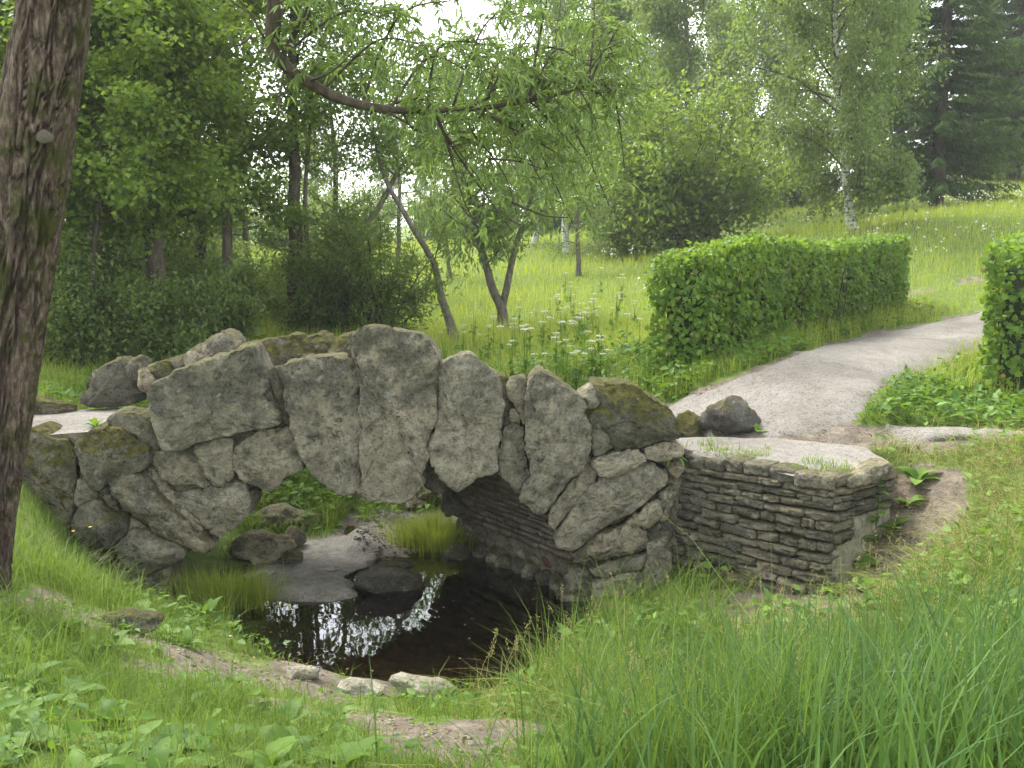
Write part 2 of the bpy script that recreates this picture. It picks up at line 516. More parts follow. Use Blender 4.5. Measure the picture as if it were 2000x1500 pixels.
def soil_mat(name, grassy=True):
    m, nt, out = new_mat(name)
    geo = N(nt, 'ShaderNodeNewGeometry'); v = geo.outputs['Position']
    n1 = noise(nt, v, .8, 4); n2 = noise(nt, v, 7, 5, .65); n3 = noise(nt, v, 60, 4, .7)
    dirt = ramp(nt, n2, [(.3, (.095, .075, .056)), (.5, (.165, .135, .103)), (.7, (.25, .212, .166))])
    dirt = mixc(nt, .6, dirt, ramp(nt, n3, [(.3, (.45, .45, .45)), (.5, (1, 1, 1)), (.75, (1.5, 1.45, 1.4))]), 'MULTIPLY')
    gr = ramp(nt, n2, [(.3, (.075, .115, .02)), (.55, (.12, .175, .03)), (.75, (.19, .225, .05))])
    a = N(nt, 'ShaderNodeAttribute', attribute_name='dirt')
    mud = N(nt, 'ShaderNodeAttribute', attribute_name='mud')
    bed = N(nt, 'ShaderNodeAttribute', attribute_name='bed')
    f = math_n(nt, 'ADD', a.outputs['Fac'], math_n(nt, 'MULTIPLY', math_n(nt, 'SUBTRACT', n2, .5), .8), True)
    f = ramp(nt, f, [(.35, (0, 0, 0)), (.6, (1, 1, 1))])
    c = mixc(nt, f, gr, dirt)
    mudc = ramp(nt, noise(nt, v, 13, 6, .7), [(.3, (.15, .138, .112)), (.5, (.255, .238, .2)), (.72, (.34, .32, .27))])
    mudc = mixc(nt, .5, mudc, ramp(nt, n3, [(.36, (.35, .33, .3)), (.5, (1, 1, 1)), (.8, (1.3, 1.3, 1.25))]), 'MULTIPLY')
    c = mixc(nt, mud.outputs['Fac'], c, mudc)
    c = mixc(nt, bed.outputs['Fac'], c, ramp(nt, n2, [(.3, (.045, .033, .019)), (.7, (.105, .076, .043))]))
    p = N(nt, 'ShaderNodeBsdfPrincipled'); p.inputs['Specular IOR Level'].default_value = .25
    nt.links.new(c, p.inputs['Base Color'])
    nt.links.new(ramp(nt, mud.outputs['Fac'], [(0, (.95, .95, .95)), (1, (.6, .6, .6))]), p.inputs['Roughness'])
    nrm = bump(nt, n2, .9, .06); nrm = bump(nt, noise(nt, v, 22, 5, .7), .8, .03, nrm); nrm = bump(nt, n3, .9, .014, nrm)
    nt.links.new(nrm, p.inputs['Normal']); nt.links.new(p.outputs[0], out.inputs['Surface'])
    return m
M['soil'] = soil_mat('soil')

def gravel_mat():
    m, nt, out = new_mat('gravel')
    geo = N(nt, 'ShaderNodeNewGeometry'); v = geo.outputs['Position']
    n1 = noise(nt, v, 1.3, 5, .6); n2 = noise(nt, v, 9, 5, .65)
    vo = N(nt, 'ShaderNodeTexVoronoi'); vo.inputs['Scale'].default_value = 85; nt.links.new(v, vo.inputs['Vector'])
    c = ramp(nt, n1, [(.3, (.155, .143, .123)), (.5, (.19, .177, .155)), (.7, (.222, .208, .183))])
    c = mixc(nt, .55, c, ramp(nt, n2, [(.3, (.66, .64, .6)), (.5, (1, 1, 1)), (.75, (1.12, 1.1, 1.08))]), 'MULTIPLY')
    c = mixc(nt, .8, c, ramp(nt, noise(nt, v, .55, 5, .65), [(.35, (.72, .70, .68)), (.5, (1, 1, 1)), (.65, (1.1, 1.1, 1.1))]), 'MULTIPLY')
    c = mixc(nt, .9, c, ramp(nt, noise(nt, v, 26, 3, .6), [(.30, (.45, .44, .43)), (.40, (1, 1, 1))]), 'MULTIPLY')
    sp = N(nt, 'ShaderNodeSeparateColor'); nt.links.new(vo.outputs['Color'], sp.inputs[0])
    c = mixc(nt, .75, c, ramp(nt, sp.outputs[0], [(.0, (.35, .34, .33)), (.12, (.8, .8, .8)), (.5, (1, 1, 1)), (.95, (1.25, 1.24, 1.2))]), 'MULTIPLY')
    p = N(nt, 'ShaderNodeBsdfPrincipled'); p.inputs['Roughness'].default_value = .95; p.inputs['Specular IOR Level'].default_value = .15
    nt.links.new(c, p.inputs['Base Color'])
    nrm = bump(nt, n2, .5, .03); nrm = bump(nt, vo.outputs['Distance'], .7, .008, nrm)
    nt.links.new(nrm, p.inputs['Normal']); nt.links.new(p.outputs[0], out.inputs['Surface'])
    return m
M['gravel'] = gravel_mat()

def bark_mat(name, c1, c2, c3, sz=.25, bs=1.0, scale=14, moss=0.0, white=False):
    m, nt, out = new_mat(name)
    tc = N(nt, 'ShaderNodeTexCoord'); mp = N(nt, 'ShaderNodeMapping'); mp.inputs['Scale'].default_value = (1, 1, sz)
    nt.links.new(tc.outputs['Object'], mp.inputs['Vector'])
    v = mp.outputs['Vector']
    n1 = noise(nt, v, scale, 6, .68); n2 = noise(nt, tc.outputs['Object'], 2.2, 4)
    c = ramp(nt, n1, [(.32, c1), (.5, c2), (.68, c3)])
    if white:
        mp2 = N(nt, 'ShaderNodeMapping'); mp2.inputs['Scale'].default_value = (.6, .6, 3.2)
        nt.links.new(tc.outputs['Object'], mp2.inputs['Vector'])
        nb = noise(nt, mp2.outputs['Vector'], 3.5, 5, .7)
        c = mixc(nt, ramp(nt, nb, [(.54, (0, 0, 0)), (.60, (1, 1, 1))]), c, (.05, .045, .04))
    else:
        c = mixc(nt, .5, c, ramp(nt, n2, [(.3, (.6, .6, .6)), (.7, (1.25, 1.22, 1.15))]), 'MULTIPLY')
    if moss != 0:
        mn = noise(nt, tc.outputs['Object'], 5.0, 6, .7)
        mz = noise(nt, tc.outputs['Object'], 1.2, 2, .5)
        f = math_n(nt, 'MULTIPLY', math_n(nt, 'SUBTRACT', math_n(nt, 'ADD', mn, math_n(nt, 'MULTIPLY', mz, .5)), .80 - .1 * moss), 9, True)
        c = mixc(nt, f, c, ramp(nt, n1, [(.3, (.022, .026, .007)), (.7, (.075, .08, .016))]))
    p = N(nt, 'ShaderNodeBsdfPrincipled'); p.inputs['Roughness'].default_value = .9; p.inputs['Specular IOR Level'].default_value = .2
    nt.links.new(c, p.inputs['Base Color'])
    nt.links.new(bump(nt, n1, bs, .03), p.inputs['Normal'])
    nt.links.new(p.outputs[0], out.inputs['Surface'])
    return m
M['willow_bark'] = bark_mat('willow_bark', (.028, .019, .014), (.105, .076, .058), (.23, .18, .145), .25, 1.0, 46, .3)
M['bark'] = bark_mat('bark', (.03, .025, .018), (.075, .06, .045), (.12, .10, .08), .25, .8, 16)
M['grey_bark'] = bark_mat('grey_bark', (.06, .052, .04), (.13, .115, .09), (.20, .18, .145), .3, .6, 16)
M['birch_bark'] = bark_mat('birch_bark', (.42, .41, .38), (.55, .54, .5), (.66, .65, .61), .5, .3, 10, 0, True)
M['twig'] = bark_mat('twig', (.03, .025, .015), (.06, .05, .03), (.09, .08, .05), .4, .4, 20)

def water_mat():
    m, nt, out = new_mat('water')
    geo = N(nt, 'ShaderNodeNewGeometry')
    n1 = noise(nt, geo.outputs['Position'], 3.0, 2, .5)
    b = bump(nt, n1, .05, .02)
    fr = N(nt, 'ShaderNodeFresnel'); fr.inputs['IOR'].default_value = 1.7; nt.links.new(b, fr.inputs['Normal'])
    g = N(nt, 'ShaderNodeBsdfGlossy'); g.inputs['Roughness'].default_value = .015; nt.links.new(b, g.inputs['Normal'])
    g.inputs['Color'].default_value = (1, 1, 1, 1)
    t = N(nt, 'ShaderNodeBsdfTransparent'); t.inputs['Color'].default_value = (.56, .52, .41, 1)
    mx = N(nt, 'ShaderNodeMixShader')
    nt.links.new(fr.outputs[0], mx.inputs[0]); nt.links.new(t.outputs[0], mx.inputs[1]); nt.links.new(g.outputs[0], mx.inputs[2])
    nt.links.new(mx.outputs[0], out.inputs['Surface'])
    return m
M['water'] = water_mat()

# ------------------------------------------------------------------ ground, paths, water
def edge_line(pl):
    return gp(pl)
TRAIL_FRONT = gp([(90, 1185), (250, 1235), (330, 1270), (440, 1310), (560, 1335), (650, 1365), (760, 1400), (880, 1440), (960, 1480), (1000, 1520)])
TRAIL_WALL = gp([(1790, 955), (1800, 1010), (1760, 1060), (1690, 1120), (1600, 1185), (1470, 1200), (1330, 1205), (1180, 1208)])
TRAIL_SIDE = gp([(1640, 850), (1740, 848), (1850, 852), (2000, 850), (2150, 850)])
PATH_L = [(-.2, 10.0)] + gp([(1300, 792), (1360, 765), (1450, 728), (1550, 692), (1690, 655), (1810, 632), (1900, 612), (2020, 590), (2200, 570)])
PATH_R = [(1.35, 8.2)] + gp([(1500, 868), (1590, 858), (1690, 815), (1715, 775), (1770, 742), (1850, 715), (1905, 685), (2060, 640), (2260, 610)])
PATH_POLY = PATH_L + PATH_R[::-1]
BRIDGE = [(-4.6, 8.1), (1.4, 8.1), (.45, 9.52), (-5.5, 9.52)]
TRAIL_LEFT = [(-4.2, 9.0), (-6.5, 9.4), (-10, 9.2)]
BARE_FAR = gp([(1640, 590), (1760, 575), (1880, 552), (1960, 545)])

def dirt_mask(x, y):
    x = np.asarray(x, float); y = np.asarray(y, float)
    nz = fbm2(x, y, 2.3, 3, 77)
    m = sstep(.60, .14, d_line(x, y, TRAIL_FRONT) + .42 * nz) * (.35 + .65 * sstep(-.85, -.25, fbm2(x, y, 1.25, 3, 78)))
    m = np.maximum(m, .95 * sstep(.44, .12, d_line(x, y, TRAIL_WALL) + .18 * nz))
    m = np.maximum(m, sstep(.30, .12, d_line(x, y, TRAIL_SIDE) + .08 * nz))
    m = np.maximum(m, sstep(.60, .30, d_line(x, y, TRAIL_LEFT) + .2 * nz))
    m = np.maximum(m, .9 * sstep(.28, .12, d_line(x, y, BARE_FAR) + .15 * nz))
    m = np.maximum(m, sstep(.16, -.05, sdf_poly(x, y, PATH_POLY) + .14 * nz))
    m = np.maximum(m, sstep(.06, -.1, sdf_poly(x, y, WALL) + .05 * nz))
    m = np.maximum(m, sstep(.30, .02, sdf_poly(x, y, CHANNEL) + .14 * nz))
    m = np.maximum(m, .2 * sstep(.05, -.1, sdf_poly(x, y, BRIDGE)))
    return m

def warp(a, b, dense_lo, dense_hi, step, grow):
    c = list(np.arange(dense_lo, dense_hi + 1e-6, step))
    s = step
    while c[-1] < b:
        s *= grow; c.append(c[-1] + s)
    s = step
    while c[0] > a:
        s *= grow; c.insert(0, c[0] - s)
    return np.array(c)
gx = warp(-220, 240, -4.6, 5.0, .065, 1.075)
gy = warp(-60, 420, 3.0, 11.0, .065, 1.045)
GX, GY = np.meshgrid(gx, gy)
GZ = terrain(GX, GY)
nx, ny = len(gx), len(gy)
ii = np.arange(nx * ny).reshape(ny, nx)
F = np.stack([ii[:-1, :-1], ii[:-1, 1:], ii[1:, 1:], ii[1:, :-1]], -1).reshape(-1, 4)
GD = dirt_mask(GX, GY)
cd = sdf_poly(GX, GY, CHANNEL)
gm = np.maximum(sstep(.12, -.08, sdf_poly(GX, GY, MUD)), .55 * sstep(.08, -.1, sdf_poly(GX, GY, PEBB)))
gb = sstep(.02, -.05, GZ) * (cd < .3)
ground = obj('ground', mesh_from('ground', np.stack([GX, GY, GZ], -1).reshape(-1, 3), F, True,
             {'dirt': GD.ravel(), 'mud': gm.ravel(), 'bed': gb.ravel()}), M['soil'])
tag(ground, kind='structure')

wx = np.linspace(-3.6, 1.2, 40); wy = np.linspace(6.0, 10.2, 40)
WX, WY = np.meshgrid(wx, wy)
wi = np.arange(1600).reshape(40, 40)
cell = (sdf_poly(WX, WY, CHANNEL) < .32)
Fw = [tuple(f) for f in np.stack([wi[:-1, :-1], wi[:-1, 1:], wi[1:, 1:], wi[1:, :-1]], -1).reshape(-1, 4) if cell.ravel()[list(f)].all()]
Vw = np.stack([WX, WY, 0 * WX], -1).reshape(-1, 3)
used = sorted({i for f in Fw for i in f}); rm = {a: b for b, a in enumerate(used)}
water = obj('water', mesh_from('water', Vw[used], [tuple(rm[i] for i in f) for f in Fw]), M['water'])
tag(water, kind='structure')

def strip_path(name, L, R, k=90, c=14, lift=.018, mat='gravel', seed=1):
    Ls = spline(L, k); Rs = spline(R, k)
    t = np.linspace(0, 1, c)
    XYs = Ls[:, None] * (1 - t[None, :, None]) + Rs[:, None] * t[None, :, None]
    wv = unit(Rs - Ls)
    nzL = fbm2(Ls[:, 0], Ls[:, 1], 2.2, 3, seed) * .10; nzR = fbm2(Rs[:, 0], Rs[:, 1], 2.2, 3, seed + 3) * .14
    XYs[:, 0] += wv * nzL[:, None]; XYs[:, -1] += wv * nzR[:, None]
    Z = terrain(XYs[..., 0], XYs[..., 1]) + lift
    Z += .02 * (1 - (2 * t[None] - 1) ** 2)
    Z[:, 0] -= lift + .05; Z[:, -1] -= lift + .05; Z[0] -= .03
    V = np.concatenate([XYs, Z[..., None]], -1).reshape(-1, 3)
    i = np.arange(k * c).reshape(k, c)
    F = np.stack([i[:-1, :-1], i[:-1, 1:], i[1:, 1:], i[1:, :-1]], -1).reshape(-1, 4)
    o = obj(name, mesh_from(name, V, F), M[mat])
    return tag(o, kind='structure')
strip_path('path', PATH_L, PATH_R)
sl = [(a, b + .22) for a, b in TRAIL_SIDE[1:]]; sr = [(a, b - .16) for a, b in TRAIL_SIDE[1:]]
strip_path('side_path', sl, sr, 40, 6, .012)

# ------------------------------------------------------------------ stones
def chaikin(p):
    q = np.roll(p, -1, 0)
    return np.stack([.88 * p + .12 * q, .12 * p + .88 * q], 1).reshape(-1, p.shape[1])
def resample(p, k):
    q = np.vstack([p, p[:1]])
    s = np.concatenate([[0], np.cumsum(np.linalg.norm(np.diff(q, axis=0), axis=1))])
    t = np.linspace(0, s[-1], k, endpoint=False)
    return np.stack([np.interp(t, s, q[:, j]) for j in range(q.shape[1])], 1), s[-1]

def vnormals(V, F):
    nn = np.zeros_like(V)
    for a, b, c in ((0, 1, 2),):
        fn = np.cross(V[F[:, b]] - V[F[:, a]], V[F[:, c]] - V[F[:, a]])
    for j in range(3):
        np.add.at(nn, F[:, j], fn)
    return unit(nn)

_seed = [100]
def slab(name, poly, Y, parent, mat, depth=.32, bulge=.035, rough=1.0, tilt=(0, 0), label=None):
    """a rough stone whose face outline was measured at distance Y"""
    _seed[0] += 1
    sd = _seed[0]
    W = np.array([at(a, b, Y) for a, b in poly])
    p2 = W[:, [0, 2]]
    ar = .5 * np.sum(p2[:, 0] * np.roll(p2[:, 1], -1) - np.roll(p2[:, 0], -1) * p2[:, 1])
    if ar < 0: p2 = p2[::-1]
    p2 = chaikin(p2)
    per = np.linalg.norm(np.diff(np.vstack([p2, p2[:1]]), axis=0), axis=1).sum()
    k = int(np.clip(per / .018, 30, 170))
    p2, per = resample(p2, k)
    c = p2.mean(0)
    p2 = p2 + unit(p2 - c) * .014
    rad = np.linalg.norm(p2 - c, axis=1).mean()
    # crumbly outline
    nz = fbm(np.stack([p2[:, 0] * 9, p2[:, 1] * 9, np.full(k, sd * 1.7)], 1), 3, sd)
    p2 = p2 + unit(p2 - c) * (nz * .010 * rough)[:, None]
    bev = min(.017, rad * .12)
    rings = [(.90, depth), (.985, depth * .7), (1.0, depth * .35), (1.0, bev * .9), (1 - .25 * bev / rad, bev * .35), (1 - .8 * bev / rad, 0)]
    kr = int(np.clip(rad / .022, 4, 20))
    s0 = 1 - .8 * bev / rad
    for i in range(1, kr):
        s = s0 * (1 - i / kr)
        rings.append((s, -bulge * (1 - (s / s0) ** 2)))
    V = []
    for s, dy in rings:
        q = c + (p2 - c) * s
        dd = Y + dy + tilt[0] * (q[:, 0] - c[0]) + tilt[1] * (q[:, 1] - c[1])
        V.append(np.stack([q[:, 0], dd, q[:, 1]], 1))
    V = np.concatenate(V + [np.array([[c[0], Y - bulge, c[1]]]), np.array([[c[0], Y + depth, c[1]]])])
    m = len(rings); F = []
    j = np.arange(k); j2 = (j + 1) % k
    for i in range(m - 1):
        a = i * k
        F.append(np.stack([a + j, a + j2, a + k + j2], 1)); F.append(np.stack([a + j, a + k + j2, a + k + j], 1))
    ce = m * k
    F.append(np.stack([(m - 1) * k + j, (m - 1) * k + j2, np.full(k, ce)], 1))
    F.append(np.stack([j2, j, np.full(k, ce + 1)], 1))
    F = np.concatenate(F)
    nrm = vnormals(V, F)
    q = V + sd * 3.1
    disp = .007 * fbm(q * 3.5, 2, sd) + .0065 * fbm(q * 14, 4, sd + 5, .6)
    rid = 1 - np.abs(fbm(q * np.array([5.5, 5.5, 8.5]), 2, sd + 9))
    disp = disp - .012 * np.clip(rid - .90, 0, 1) / .10 * sstep(-.1, .3, fbm(q * 2.2, 2, sd + 2))
    pit = np.clip(fbm(q * 22, 2, sd + 4) - .45, 0, 1)
    disp = disp - .040 * pit
    ter = fbm(q * np.array([3.2, 3.2, 4.6]), 3, sd + 12)
    lev = ter * 3.5
    fr_ = lev - np.floor(lev)
    disp = disp + .011 * (np.floor(lev) + sstep(.35, .65, fr_)) / 1.6
    V = V + nrm * (disp * rough)[:, None]
    loc = np.array([c[0], Y, c[1]])
    o = obj(name, mesh_from(name, V - loc, F), M[mat], parent, tuple(loc - np.array(parent.location)) if parent else tuple(loc))
    if label: o['label'] = label
    return o

def Z1(*p): return [(a / 2.5, b / 2.5 + 600) for a, b in p]
def Z2(*p): return [(a / 3 + 500, b / 3 + 600) for a, b in p]
def Z3(*p): return [(a / 2.7273 + 850, b / 2.7273 + 680) for a, b in p]

bridge = empty('stone_bridge', (-1.2, 8.9, 0), 'rustic humpbacked footbridge of rough grey boulders arching over the pool', 'bridge')
BL = np.array(bridge.location)

# core of rubble and mortar with the skewed vault
YF, YB, SKEW = 8.09, 9.50, -1.02
def deck_z(x):
    return np.interp(x, [-6, -4.2, -3.4, -2.4, -1.2, 0, .9, 1.5, 3], [1.30, 1.30, 1.34, 1.58, 1.72, 1.62, 1.36, 1.19, 1.19])
archpx = [(330, 1185), (345, 1090), (395, 1040), (455, 985), (500, 915), (580, 880), (700, 862), (830, 872), (930, 905), (1010, 945), (1075, 1003), (1108, 1060), (1124, 1110), (1134, 1150), (1140, 1210)]
AP = np.array([at(a, b, YF) for a, b in archpx])[:, [0, 2]]
AP[0, 1] = AP[-1, 1] = -.3
AS = spline(AP, 56)
AS[0] = AP[0]; AS[-1] = AP[-1]
cols = np.vstack([[(-4.7, -.3), (-4.0, -.3), (-3.3, -.3)], AS, [(.9, -.3), (1.45, -.3)]])
cols[:, 0] = np.maximum.accumulate(cols[:, 0] + np.arange(len(cols)) * 1e-5)
kc = len(cols)
rows = []
ND = 8
for r_ in range(ND + 1):
    f = r_ / ND
    xx = cols[:, 0] + SKEW * f
    bot = np.stack([xx, np.full(kc, YF + (YB - YF) * f), cols[:, 1]], 1)
    top = np.stack([xx, np.full(kc, YF + (YB - YF) * f), deck_z(xx) + .02 * math.sin(f * math.pi)], 1)
    rows.append((bot, top))
mb = MB()
def grid_faces(a, b):
    k = len(a); V = np.vstack([a, b]); j = np.arange(k - 1)
    return V, np.concatenate([np.stack([j, j + 1, j + 1 + k], 1), np.stack([j, j + 1 + k, j + k], 1)])
V, F = grid_faces(rows[0][0], rows[0][1]); mb.add(V, F)
V, F = grid_faces(rows[-1][1], rows[-1][0]); mb.add(V, F)
for r_ in range(ND):
    V, F = grid_faces(rows[r_ + 1][0], rows[r_][0]); mb.add(V, F)
core = obj('rubble_core', mb.mesh('rubble_core'), M['mortar'], bridge, tuple(-BL))
mb = MB()
for r_ in range(ND):
    V, F = grid_faces(rows[r_][1], rows[r_ + 1][1]); mb.add(V + np.array([0, 0, .004]), F)
obj('deck', mb.mesh('deck'), M['gravel'], bridge, tuple(-BL))

# face stones: (outline, distance, material, depth, bulge)
FS = [
 (Z1((75,700),(140,590),(230,640),(320,660),(372,760),(366,830),(345,980),(340,1070),(60,1085),(40,900)), 8.00, 'tufa_moss', .5, .05),
 (Z1((390,640),(440,595),(530,592),(640,628),(700,690),(718,740),(690,798),(560,828),(500,872),(465,882),(430,820),(385,770),(370,690)), 7.92, 'tufa_moss', .45, .07),
 (Z1((530,560),(560,525),(640,518),(722,545),(768,640),(772,690),(740,765),(705,720),(690,660),(640,610),(530,592)), 8.04, 'tufa_dark', .35, .05),
 (Z1((712,395),(800,352),(1190,196),(1226,205),(1290,370),(1302,430),(1350,520),(1356,565),(1270,590),(1120,622),(1000,652),(880,692),(798,698),(778,640),(740,540)), 7.84, 'tufa', .62, .03),
 (Z1((762,705),(800,712),(938,675),(1000,765),(1030,865),(1000,888),(900,868),(820,858),(752,775)), 8.02, 'tufa_pale', .3, .03),
 (Z1((955,685),(1020,650),(1128,643),(1138,680),(1122,740),(1128,830),(1098,862),(1042,862),(1002,790)), 7.97, 'tufa_pale', .3, .03),
 (Z1((1150,655),(1260,612),(1400,578),(1428,602),(1425,660),(1468,720),(1480,798),(1390,838),(1380,860),(1330,893),(1290,898),(1265,868),(1190,848),(1137,798),(1132,740)), 7.95, 'tufa', .4, .04),
 (Z1((1005,895),(1130,862),(1190,862),(1214,960),(1203,1020),(1130,1078),(1080,1128),(1050,1118),(1000,1058),(905,962),(862,905)), 8.02, 'tufa_pale', .5, .02),
 (Z1((540,850),(580,815),(650,820),(700,850),(760,920),(830,1000),(890,1040),(1000,1140),(1014,1180),(990,1204),(930,1180),(860,1150),(770,1090),(700,1030),(600,970),(550,920)), 7.93, 'tufa', .45, .05),
 (Z1((720,800),(800,862),(870,935),(950,1015),(992,1078),(982,1104),(890,1034),(820,965),(742,890),(690,815)), 8.03, 'tufa', .35, .03),
 (Z1((380,845),(430,862),(470,930),(460,962),(380,972),(352,940),(370,880)), 8.02, 'tufa_pale', .3, .03),
 (Z1((484,940),(530,912),(560,960),(585,1002),(570,1020),(510,972)), 8.03, 'tufa', .25, .03),
 (Z1((440,962),(480,948),(530,992),(598,1040),(603,1080),(560,1150),(540,1188),(430,1160),(360,1130),(347,1070),(380,1000)), 7.94, 'tufa_dark', .4, .07),
 (Z1((620,1122),(640,1102),(720,1097),(770,1130),(860,1162),(898,1190),(893,1225),(820,1260),(700,1288),(660,1278),(570,1220),(557,1180),(590,1142)), 7.93, 'tufa_pale', .5, .06),
 (Z1((270,1150),(360,1152),(450,1192),(528,1212),(533,1235),(480,1258),(360,1275),(290,1240)), 7.96, 'tufa_dark', .4, .05),
 (Z1((540,1245),(575,1240),(640,1285),(600,1288),(545,1275)), 7.99, 'tufa', .2, .02),
 (Z1((380,1290),(530,1285),(700,1305),(800,1283),(812,1330),(800,1400),(740,1440),(560,1440),(400,1400)), 7.97, 'tufa', .5, .03),
 (Z1((560,1035),(620,1030),(700,1065),(720,1090),(640,1096),(610,1085)), 8.04, 'tufa_pale', .25, .02),
 (Z1((730,770),(765,785),(810,860),(780,870),(725,800)), 8.05, 'tufa', .25, .02),
 # crown
 (Z2((60,400),(100,358),(126,378),(150,480),(168,600),(205,680),(215,722),(185,700),(150,650),(118,560)), 8.0, 'tufa_dark', .4, .02),
 (Z2((130,350),(200,325),(330,300),(480,290),(560,320),(590,360),(604,460),(616,600),(613,750),(608,900),(612,1060),(560,1090),(480,1105),(430,1070),(340,1005),(300,930),(262,860),(240,780),(206,700),(170,560),(150,460)), 7.88, 'tufa', .6, .035),
 (Z2((562,180),(600,140),(680,126),(780,136),(960,156),(1010,200),(1055,250),(1065,330),(1060,480),(1045,700),(1010,800),(1000,900),(960,990),(985,1040),(930,1110),(860,1150),(740,1158),(640,1130),(590,1080),(618,1040),(616,850),(628,640),(612,480),(590,330),(556,300)), 7.82, 'tufa', .6, .03),
 (Z2((528,210),(545,185),(580,160),(600,200),(585,330),(560,300),(532,292)), 7.98, 'tufa', .35, .02),
 (Z2((1068,350),(1110,330),(1190,290),(1280,300),(1330,350),(1390,395),(1420,450),(1450,560),(1445,700),(1420,860),(1400,950),(1300,1000),(1190,1070),(1150,1060),(1060,960),(1010,870),(1010,812),(1050,700),(1066,500)), 7.86, 'tufa_pale', .6, .06),
 (Z2((1000,900),(1050,955),(1110,1005),(1135,1050),(1070,1085),(990,1050),(968,1000)), 8.12, 'tufa_dark', .4, .03),
 # right haunch
 (Z3((325,150),(400,165),(390,260),(395,330),(400,390),(372,440),(352,330),(340,230)), 8.0, 'tufa_moss', .4, .02),
 (Z3((402,190),(480,170),(492,260),(486,400),(460,408),(425,320),(402,250)), 7.96, 'tufa', .35, .02),
 (Z3((405,330),(425,330),(462,398),(464,410),(392,398)), 7.99, 'tufa_pale', .3, .01),
 (Z3((350,450),(392,408),(482,422),(482,560),(500,640),(500,700),(470,790),(430,765),(400,715),(338,645),(338,560)), 7.95, 'tufa', .45, .03),
 (Z3((490,190),(550,125),(610,150),(700,215),(790,290),(796,370),(830,480),(826,560),(800,600),(770,650),(720,690),(680,760),(610,860),(552,905),(520,880),(450,820),(472,760),(502,680),(488,560),(492,400)), 7.85, 'tufa', .6, .045),
 (Z3((800,590),(830,608),(852,680),(840,720),(790,770),(740,840),(690,920),(640,985),(600,930),(605,870),(680,770),(760,662)), 7.93, 'tufa_pale', .4, .03),
 (Z3((850,202),(930,195),(1080,210),(1150,270),(1230,300),(1300,430),(1300,480),(1220,500),(1080,530),(960,543),(915,470),(870,420),(805,440),(800,322),(850,312),(872,290)), 7.92, 'tufa_moss', .7, .12),
 (Z3((770,262),(840,215),(868,235),(875,290),(850,312),(800,318)), 7.94, 'tufa_pale', .4, .03),
 (Z3((850,432),(890,415),(950,460),(935,530),(900,560),(850,580),(835,540)), 7.93, 'tufa', .35, .03),
 (Z3((835,612),(860,582),(1000,547),(1090,532),(1112,570),(1110,610),(1040,648),(960,672),(920,688),(870,668)), 7.88, 'tufa_pale', .45, .04),
 (Z3((1117,532),(1180,512),(1250,512),(1310,530),(1320,570),(1220,600),(1132,585)), 7.92, 'tufa_pale', .4, .03),
 (Z3((850,722),(900,692),(1000,670),(1090,612),(1150,607),(1220,640),(1250,690),(1230,730),(1170,770),(1130,830),(1040,880),(960,920),(880,960),(830,1010),(760,1060),(720,1080),(670,1060),(655,1000),(690,930),(790,780)), 7.92, 'tufa_pale', .45, .04),
 (Z3((1050,892),(1130,842),(1182,812),(1200,870),(1180,930),(1120,963),(1062,930)), 7.96, 'tufa_pale', .35, .04),
 (Z3((1195,785),(1268,732),(1285,790),(1252,850),(1240,900),(1198,935)), 8.00, 'tufa', .35, .03),
 (Z3((1180,560),(1230,605),(1300,600),(1330,640),(1290,690),(1255,665)), 8.02, 'tufa', .35, .03),
 (Z3((730,1100),(790,1052),(870,1002),(1000,962),(1040,905),(1062,950),(1120,980),(1130,1040),(1080,1080),(960,1110),(870,1140),(770,1164),(735,1140)), 7.95, 'tufa', .45, .04),
 (Z3((820,1182),(900,1152),(1100,1092),(1180,1052),(1162,1130),(1060,1180),(920,1230),(850,1220)), 7.98, 'tufa_pale', .4, .03),
 (Z3((1125,960),(1190,940),(1245,905),(1250,1005),(1180,1020),(1135,1045)), 8.02, 'tufa_dark', .35, .03),
 (Z3((1135,1060),(1180,1022),(1242,1012),(1250,1100),(1245,1230),(1222,1345),(1172,1380),(1130,1300),(1142,1180)), 7.93, 'tufa', .45, .05),
 (Z3((860,1262),(930,1240),(1060,1205),(1118,1192),(1128,1290),(1150,1378),(1000,1410),(870,1390),(850,1320)), 7.96, 'tufa_pale', .5, .03),
 (Z3((1020,1215),(1075,1200),(1100,1228),(1062,1242)), 7.93, 'tufa_pale', .15, .02),
 (Z3((735,1165),(800,1180),(850,1240),(842,1300),(770,1330),(700,1290),(700,1210)), 8.03, 'tufa_dark', .45, .04),
 (Z3((640,1345),(700,1322),(760,1330),(850,1360),(850,1410),(760,1428),(700,1428)), 7.96, 'tufa', .4, .04),
]
for poly, Y, mat, dp, bg in FS:
    slab('face_stone', poly, Y, bridge, mat, dp, bg, 1.0, (random.uniform(-.05, .05), random.uniform(-.06, .06)))

